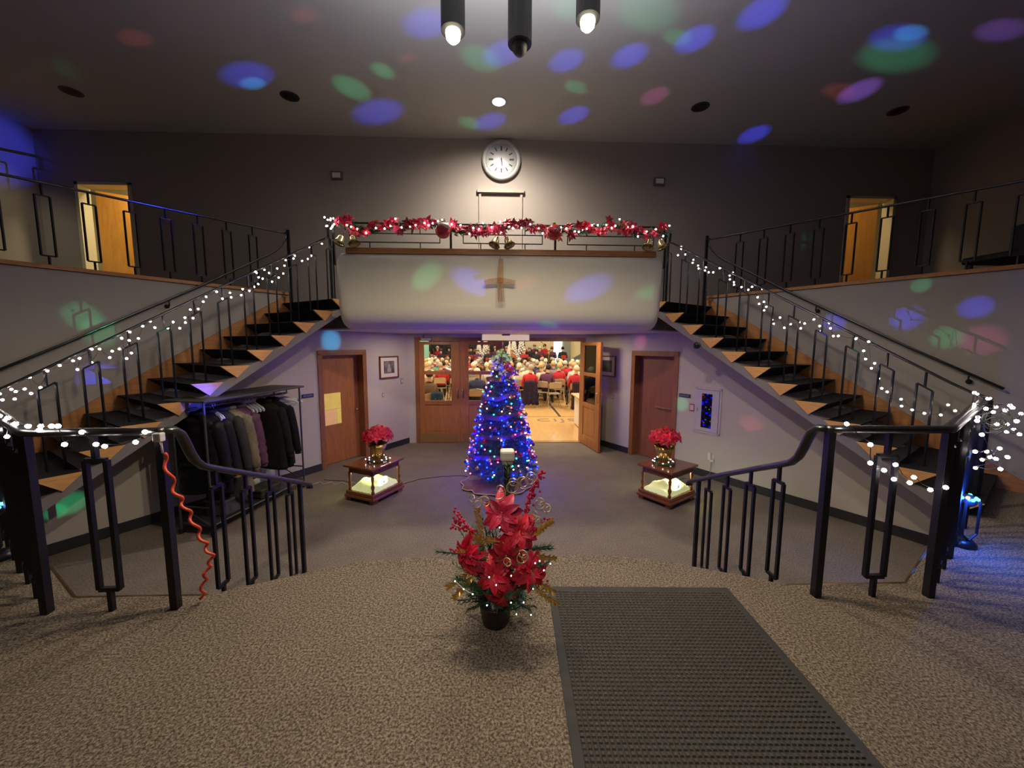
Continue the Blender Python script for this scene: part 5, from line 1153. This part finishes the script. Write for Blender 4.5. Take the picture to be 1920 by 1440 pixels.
for x in (5.66, 6.12):
    for y in (3.56, 4.54): mb = MB(); mb.tube([(x, y, UP), (x, y, UP + .4)], .02, 6); obj('leg', mb, DK, t)

# ================================================================ the hall: folding chairs, audience, choir
def skin_body(name, pts, edges, radii, levels=1):
    me = bpy.data.meshes.new(name + '_sk'); me.from_pydata(pts, edges, []); o = bpy.data.objects.new(name + '_sk', me); COL.objects.link(o)
    m = o.modifiers.new('s', 'SKIN'); m.use_smooth_shade = True
    for v, r_ in zip(me.skin_vertices[0].data, radii): v.radius = r_ if isinstance(r_, tuple) else (r_, r_)
    me.skin_vertices[0].data[0].use_root = True
    s_ = o.modifiers.new('u', 'SUBSURF'); s_.levels = levels; s_.render_levels = levels
    dg = bpy.context.evaluated_depsgraph_get(); out = bpy.data.meshes.new_from_object(o.evaluated_get(dg)); out.name = name
    bpy.data.objects.remove(o); return out
# local: person sits at origin facing +y (towards the choir), seat .45
def seated(lean, armx, hx):
    P = [(0, -.02, .52), (0, -.03, .70), (0, -.02 + lean, .92), (0, .0 + lean, 1.03), (hx, .02 + lean, 1.11), (hx * 1.4, .035 + lean, 1.22),
         (.17, lean, .965), (-.17, lean, .965), (.235, -.01 + lean, .74), (-.235, -.01 + lean, .74), (armx, .22, .62), (-armx, .22, .62), (.05, .33, .60), (-.05, .33, .60),
         (.10, .04, .50), (-.10, .04, .50), (.12, .43, .49), (-.12, .43, .49), (.12, .42, .10), (-.12, .42, .10), (.13, .55, .045), (-.13, .55, .045)]
    E_ = [(0, 1), (1, 2), (2, 3), (3, 4), (4, 5), (2, 6), (2, 7), (6, 8), (7, 9), (8, 10), (9, 11), (10, 12), (11, 13), (0, 14), (0, 15), (14, 16), (15, 17), (16, 18), (17, 19), (18, 20), (19, 21)]
    r_ = [(.17, .12), (.155, .11), (.17, .11), .055, .05, (.085, .105), .075, .075, .052, .052, .04, .04, .032, .032, .09, .09, .07, .07, .048, .048, .04, .035]
    return skin_body('seated_body', P, E_, r_)
def standing():
    P = [(0, 0, .92), (0, 0, 1.12), (0, 0, 1.36), (0, 0, 1.46), (0, -.01, 1.53), (0, -.02, 1.63), (.17, 0, 1.40), (-.17, 0, 1.40), (.23, -.03, 1.15), (-.23, -.03, 1.15), (.12, -.27, 1.20), (-.12, -.27, 1.20), (.07, -.33, 1.24), (-.07, -.33, 1.24),
         (.09, 0, .88), (-.09, 0, .88), (.10, 0, .48), (-.10, 0, .48), (.10, .02, .08), (-.10, .02, .08), (.11, -.12, .04), (-.11, -.12, .04)]
    E_ = [(0, 1), (1, 2), (2, 3), (3, 4), (4, 5), (2, 6), (2, 7), (6, 8), (7, 9), (8, 10), (9, 11), (10, 12), (11, 13), (0, 14), (0, 15), (14, 16), (15, 17), (16, 18), (17, 19), (18, 20), (19, 21)]
    r_ = [(.16, .11), (.145, .10), (.17, .11), .055, .05, (.08, .105), .07, .07, .05, .05, .038, .038, .032, .032, .085, .085, .06, .06, .045, .045, .04, .035]
    return skin_body('standing_body', P, E_, r_)
SKIN = mat('skin', (.62, .36, .25), .55); SKINP = mat('pale_skin', (.72, .46, .34), .55)
def assign(me, neck, hand, leg, seat):
    for m in (SKIN, SKIN, SKIN): me.materials.append(m)
    for p in me.polygons:
        c = p.center
        if c.z > neck: p.material_index = 0
        elif hand(c): p.material_index = 0
        elif leg(c): p.material_index = 2
        else: p.material_index = 1
        p.use_smooth = True
    return me
SB = [assign(seated(*a), 1.075, lambda c: c.y > .29 and c.z > .555, lambda c: c.z < .56 or (c.y > .12 and c.z < .57), 0) for a in ((-.01, .15, 0), (.03, .20, .03), (-.03, .18, -.04), (.01, .12, .02))]
TB = assign(standing(), 1.50, lambda c: c.y < -.30 and c.z > 1.0, lambda c: c.z < .96, 0)
def hair_mesh(c, back, long_):
    mb = MB(); n, m = 12, 7
    mb.ball((c[0], c[1] - back * .012, c[2] + .018), .098, n, m, (.93, 1.08, 1.08))
    vs = [(x, y if (y - c[1]) * back < .055 else c[1] + back * .055, max(z, c[2] + .035) if (y - c[1]) * back > .02 else max(z, c[2] - (.14 if long_ else .055))) for x, y, z in mb.v]
    mb.v = vs; return mb
HM = {}
def hair_of(i, long_, col, cn):
    k = (i, long_, cn)
    if k not in HM:
        hx = (0, .042, -.056, .028)[i] if i < 4 else 0; lean = (-.01, .03, -.03, .01)[i] if i < 4 else 0
        mb = hair_mesh((hx, .035 + lean, 1.24), 1, long_) if i < 4 else hair_mesh((0, -.02, 1.645), -1, long_)
        HM[k] = mb.mesh('hair', mat('hair_' + cn, col, .7), True)
    return HM[k]
# folding chair
CHM = mat('chair_metal', (.45, .36, .24), .4, .5)
def folding_chair(label, cat='chair'):
    t = thing('folding_chair', label, cat)
    for s in (-1, 1):
        mb = MB(); mb.tube([(s * .21, .22, 0), (s * .21, -.12, .46), (s * .205, -.22, .74), (s * .17, -.235, .80), (0, -.24, .82)], .011, 5); obj('side_frame', mb, CHM, t)
        mb = MB(); mb.tube([(s * .19, -.26, 0), (s * .19, .16, .44)], .011, 5); obj('rear_leg', mb, CHM, t)
    obj('seat', MB().box(-.19, .19, -.17, .20, .435, .455), CHM, t, bevel=.008)
    mb = MB(); mb.box(-.195, .195, -.245, -.225, .62, .80); obj('backrest', mb, CHM, t, bevel=.01)
    mb = MB(); mb.tube([(-.19, -.20, .075), (.19, -.20, .075)], .008, 5); mb.tube([(-.2, .14, .12), (.2, .14, .12)], .008, 5); obj('crossbar', mb, CHM, t)
    return t
ch0 = folding_chair('x')
CL = {'red': (.50, .015, .03), 'black': (.015, .014, .018), 'cream': (.70, .62, .46), 'grey': (.22, .21, .22), 'navy': (.02, .03, .09), 'teal': (.03, .22, .24), 'plum': (.12, .03, .08), 'brown': (.13, .07, .035), 'white': (.75, .72, .66), 'green': (.20, .28, .14), 'rust': (.40, .12, .03)}
HC = {'white': (.80, .72, .56), 'blonde': (.62, .42, .20), 'grey': (.42, .38, .32), 'brown': (.10, .05, .025), 'dark': (.02, .014, .01), 'auburn': (.22, .07, .03)}
LEGM = mat('trousers_dark', (.02, .02, .028), .8)
ORD = ['front', 'second', 'third', 'fourth', 'fifth', 'sixth', 'seventh', 'eighth', 'ninth', 'tenth', 'eleventh']
rr = random.Random(21)
GP = 'people seated in the hall'
used = [False]
def place_chair(x, y, rz, label):
    c = ch0 if not used[0] else copy_tree(ch0); used[0] = True
    c.location = (x, y, 0); c.rotation_euler = (0, 0, rz); c['label'] = label; c['group'] = 'folding chairs in the hall'; return c
def person(x, y, i, cl, hc, long_, label, rz=0, stand=False, leg=None, z=0):
    t = thing('person', label, 'person', None, group=GP if not stand else 'choir facing the hall'); t.location = (x, y, z); t.rotation_euler = (0, 0, rz)
    o = link('body', TB if stand else SB[i], t)
    for k, m in enumerate((SKINP if rr.random() < .5 else SKIN, mat('cloth_p_' + cl, CL[cl], .8), leg or LEGM)): o.material_slots[k].link = 'OBJECT'; o.material_slots[k].material = m
    link('hair', hair_of(4 if stand else i, long_, HC[hc], hc), t)
    return t
# rows, nearest the lobby first
near = {(.95, 12.1): ('red', 'grey', 0), (1.45, 12.95): ('cream', 'blonde', 0), (2.35, 11.75): ('red', 'white', 0), (2.02, 13.1): ('red', 'blonde', 1), (.62, 13.0): ('cream', 'white', 0), (2.95, 12.9): ('red', 'white', 0)}
n_r = 0
for (x, y), (c, h, lg) in near.items():
    nm = {(.95, 12.1): 'person in red top with thin grey hair nearest the tree, seated', (1.45, 12.95): 'blonde person in cream top, seated behind the empty folding chair', (2.35, 11.75): 'person in bright red top with white hair, seated nearest the open leaf', (2.02, 13.1): 'person in red jumper with longer blonde hair, seated left of the open leaf', (.62, 13.0): 'white-haired person in cream cardigan seated beside the tree top', (2.95, 12.9): 'white-haired person in red and white, half hidden by the open leaf'}[(x, y)]
    i = rr.randrange(4); person(x, y, i, c, h, bool(lg), nm, rr.uniform(-.15, .15)); place_chair(x, y, 0, 'folding chair under the ' + nm.replace('person in', 'guest in').replace('person', 'guest').split(',')[0])
place_chair(1.70, 11.95, rad(4), 'empty tan folding chair in the nearest row, between two guests in red')
# a dark figure on the chair beside the empty one
person(1.52, 12.35, 1, 'plum', 'dark', True, 'dark-haired person in plum jacket leaning forward by the empty chair', -.3); place_chair(1.40, 12.3, -.3, 'folding chair under the dark-haired guest in plum')
person(-1.75, 9.3, 1, 'brown', 'dark', False, 'person in dark brown jacket, close behind the leftmost door pane', .5); place_chair(-1.75, 9.3, .5, 'folding chair close behind the leftmost door pane')
person(-.62, 10.2, 0, 'navy', 'white', False, 'white-haired person in navy, close behind the second door pane', 0); place_chair(-.62, 10.2, 0, 'folding chair close behind the second door pane')
# coats over the nearest chair backs
def drape(x, y, col, cn, label, zl=.12, wv=.25, flip=1):
    mb = MB(); nx, nz = 14, 12; vs = []
    for j in range(nz):
        for i in range(nx):
            u = i / (nx - 1) - .5; f = j / (nz - 1); z = .86 - (.86 - zl) * f
            vs.append((x + u * 2 * wv * (.85 + .25 * f), y - .27 - .03 * f + .035 * f * sin(i * 1.5 + x * 3), z + .02 * sin(i * 2.1) * f - .03 * abs(u) * 2))
    for i in range(nx): u = i / (nx - 1) - .5; vs.append((x + u * 2 * wv * .8, y - .17, .80))
    fs = [(j * nx + i, j * nx + i + 1, (j + 1) * nx + i + 1, (j + 1) * nx + i) for j in range(nz - 1) for i in range(nx - 1)]
    fs += [(nz * nx + i, nz * nx + i + 1, i + 1, i) for i in range(nx - 1)]
    mb.add(vs, fs); o = obj('draped_coat', mb, fab('drape_' + cn, col, .8), None, True); o.modifiers.new('t', 'SOLIDIFY').thickness = .02
    tagp(o, label, 'coat')
drape(.95, 12.1, (.035, .025, .06), 'violet', 'dark violet coat over the chair back of guest in red by the tree', .12, .24)
drape(2.35, 11.75, (.05, .025, .04), 'umber', 'dark coat trailing from the chair of guest in bright red', .05, .17)
drape(-1.95, 9.35, (.03, .028, .02), 'olive', 'dark olive coat hanging behind the leftmost lower door pane', .2, .20)
drape(-1.50, 9.3, (.03, .07, .14), 'denim', 'blue denim coat hanging behind the leftmost lower door pane', .2, .16)
drape(-.95, 10.3, (.02, .02, .035), 'night', 'navy coat over the chair behind the second door pane', .2, .22)
clk = list(CL); hk = list(HC)
side_nm = lambda j, x: ('%s seat %s of centre' % (ORD[j] if j else 'first', 'right' if x > 0 else 'left'))
for r_ in range(8):
    y = 13.55 + .82 * r_
    lo_, hi_ = -.215 * y, .235 * y
    for sgn in (-1, 1):
        j = 0; x = .42 * sgn if sgn > 0 else -.42
        while lo_ < x < hi_:
            if rr.random() > .06 and not (x > 3.0 and y > 17.2):
                c = rr.choice(['black', 'grey', 'cream', 'red', 'navy', 'brown', 'plum', 'white', 'teal', 'green', 'rust', 'black', 'grey', 'brown', 'cream']); h = rr.choice(['white', 'white', 'grey', 'blonde', 'brown', 'grey', 'blonde', 'dark', 'auburn', 'white'])
                lg = rr.random() < .35
                person(x + rr.uniform(-.05, .05), y + rr.uniform(-.06, .06), rr.randrange(4), c, h, lg, '%s-haired person in %s, %s audience row, %s' % (h, c, ORD[r_], side_nm(j, x)), rr.uniform(-.2, .2))
                if r_ < 4: place_chair(x, y, 0, 'folding chair in %s audience row, %s' % (ORD[r_], side_nm(j, x)))
            x += sgn * .56; j += 1
# stage, choir, decorations
struct('floor_stage', MB().box(-5, 4.9, 20.5, 21.6, 0, .12), mat('stage_front', (.10, .05, .03), .7))
struct('floor_riser', MB().box(-2.6, 3.4, 20.95, 21.5, .12, .26), MATS['stage_front'])
for r_, (y, z) in enumerate(((20.0, 0), (20.72, .12), (21.2, .26))):
    for i in range(13):
        x = -4.3 + .62 * i + .3 * (r_ % 2) + rr.uniform(-.05, .05)
        if (r_ == 2 and not (-2.4 < x < 3)) or x > 3.1 and r_ == 0: continue
        c = rr.choice(['red', 'black', 'black', 'plum', 'rust', 'black']); h = rr.choice(hk)
        p = person(x, y, 0, c, h, rr.random() < .5, '%s-haired singer in %s, %s choir row, %s counting from the left' % (h, c, ORD[r_], ['first', 'second', 'third', 'fourth', 'fifth', 'sixth', 'seventh', 'eighth', 'ninth', 'tenth', 'eleventh', 'twelfth', 'thirteenth'][i]), 0, True, LEGM, z)
        mb = MB(); mb.box(-.13, -.003, -.40, -.385, 1.20, 1.42).box(.003, .13, -.40, -.385, 1.20, 1.42)
        f = thing('music_folder', 'open folder held by the %s singer of the %s choir row' % (['first', 'second', 'third', 'fourth', 'fifth', 'sixth', 'seventh', 'eighth', 'ninth', 'tenth', 'eleventh', 'twelfth', 'thirteenth'][i], ORD[r_]), 'folder', None, group='choir folders'); f.location = (x, y + .04, z - .12)
        obj('cover', mb, mat('folder_red', (.5, .03, .02), .5) if rr.random() < .5 else BLACKP, f)
# curtain behind the choir
mb = MB(); vs = []
for i in range(110):
    x = -5 + 6.4 * i / 109
    for z in (.3, 4.8): vs.append((x, 21.52 + .05 * sin(i * 1.35), z))
mb.add(vs, [(2 * i, 2 * i + 2, 2 * i + 3, 2 * i + 1) for i in range(109)])
tagp(obj('stage_curtain', mb, fab('curtain', (.055, .05, .075), .8), None, True), 'dark grey blue pleated curtain behind the choir', 'curtain')
tagp(obj('screen_panel', MB().box(-4.35, -3.55, 19.3, 19.36, .9, 3.6), mat('mint_panel', (.25, .55, .45), .6)), 'pale mint panel seen through the leftmost upper door pane', 'panel')
t = thing('grand_piano', 'black grand piano with its lid up at the right of the hall', 'piano', (3.9, 18.6, 0))
obj('case', MB().prism([(3.2, 18.0), (4.7, 18.0), (4.7, 19.0), (4.3, 19.4), (3.6, 19.3), (3.2, 18.9)], .62, .98), BLACKP, t, bevel=.02)
obj('lid', MB().extrude([(3.2, 18.1, 1.0), (3.2, 19.3, 1.0), (4.5, 19.3, 1.7), (4.7, 18.1, 1.72)], (0, 0, .03)), BLACKP, t)
for x, y in ((3.35, 18.15), (4.55, 18.15), (4.0, 19.2)): mb = MB(); mb.tube([(x, y, 0), (x, y, .64)], .05, 8); obj('leg', mb, BLACKP, t)
t = thing('hanging_loudspeaker', 'dark loudspeaker hanging from the hall ceiling beyond the doors', 'loudspeaker', (1.45, 13.6, 2.4))
obj('cabinet', MB().extrude([(1.25, 13.4, 2.16), (1.64, 13.4, 2.14), (1.70, 13.4, 2.62), (1.20, 13.4, 2.62)], (0, .3, 0)), mat('speaker_brown', (.09, .06, .065), .6), t, bevel=.01)
obj('trim_edge', MB().extrude([(1.19, 13.38, 2.62), (1.24, 13.38, 2.14), (1.255, 13.38, 2.14), (1.21, 13.38, 2.62)], (0, .02, 0)), WHITEP, t)
mb = MB(); mb.tube([(1.45, 13.55, 2.62), (1.45, 13.55, 5.5)], .015, 5); obj('hanging_pole', mb, IRON, t)
for i, (x, z, sc) in enumerate(((.75, 2.15, 1), (1.15, 2.2, 1.1), (.5, 1.75, .8), (-.75, 2.05, 1), (-1.1, 2.1, .9))):
    t = thing('flocked_tree', ['snowy white decorated tree on stage, seen by the tree top', 'snowy white decorated tree on stage, left of the loudspeaker', 'smaller snowy tree on stage beside the white post', 'snowy tree on stage in the second upper door pane', 'snowy tree at the left of the second upper door pane'][i], 'decorated tree', (x, 20.3, 0))
    mb = MB()
    for k in range(90):
        zz = .9 + 1.5 * k / 90; a = k * 2.4; r_ = .24 * (1 - k / 96); mb.ball((x + r_ * cos(a), 20.35 + r_ * .6 * sin(a), zz * sc), .06, 6, 4)
    obj('snow_tufts', mb, mat('flock_white', (.85, .82, .78), .9), t, True, kind='stuff')
    mb = MB(); mb.tube([(x, 20.35, 0), (x, 20.35, 2.2 * sc)], .04, 6); obj('trunk', mb, MATS['bark'], t)
t = thing('white_post', 'white pole standing in the hall beside the christmas tree top', 'post', (.35, 13.2, 0))
mb = MB(); mb.tube([(.33, 13.2, 0), (.33, 13.2, 3)], .03, 8); obj('pole', mb, WHITEP, t); obj('foot', MB().lathe([(.15, 0), (.15, .02), (.03, .04)], 16, Matrix.Translation((.33, 13.2, 0))), WHITEP, t)
for k, (x, z) in enumerate(((2.5, 2.1), (-3.3, 2.15))):
    t = thing('music_stand', ['slender gold floor stand left of the bright hall window', 'slender dark floor stand in the leftmost upper door pane'][k], 'stand', (x, 19.4, 0))
    mb = MB(); mb.tube([(x, 19.4, 0), (x, 19.4, 1.6), (x - .35, 19.4, z)], .018, 5); obj('pole', mb, GOLD if k == 0 else IRON, t)
    obj('head', MB().ball((x - .38, 19.4, z + .02), .05, 8, 6), GOLD if k == 0 else IRON, t)
t = thing('wall_lamp', 'small dark wall lamp right of the bright hall window', 'lamp', (4.72, 21.55, 2.2)); obj('body', MB().box(4.66, 4.8, 21.5, 21.6, 1.9, 2.45), mat('lamp_dark', (.05, .05, .035), .5), t, bevel=.01)
obj('hall_column', MB().box(3.6, 3.98, 21.3, 21.6, 0, 5.5), mat('column_grey', (.25, .27, .24), .7), None, kind='structure')
# table end at the right side of the opening
t = thing('side_table', 'white-skirted table just inside the hall behind the open leaf', 'table', (2.0, 8.9, 0))
obj('table_top', MB().box(1.78, 2.7, 8.55, 9.5, .74, .775), mat('pale_wood', (.62, .40, .22), .4), t, bevel=.01); obj('table_cloth', MB().box(1.86, 2.65, 8.62, 9.45, 0.02, .74), mat('table_white', (.75, .70, .62), .7), t, bevel=.02)
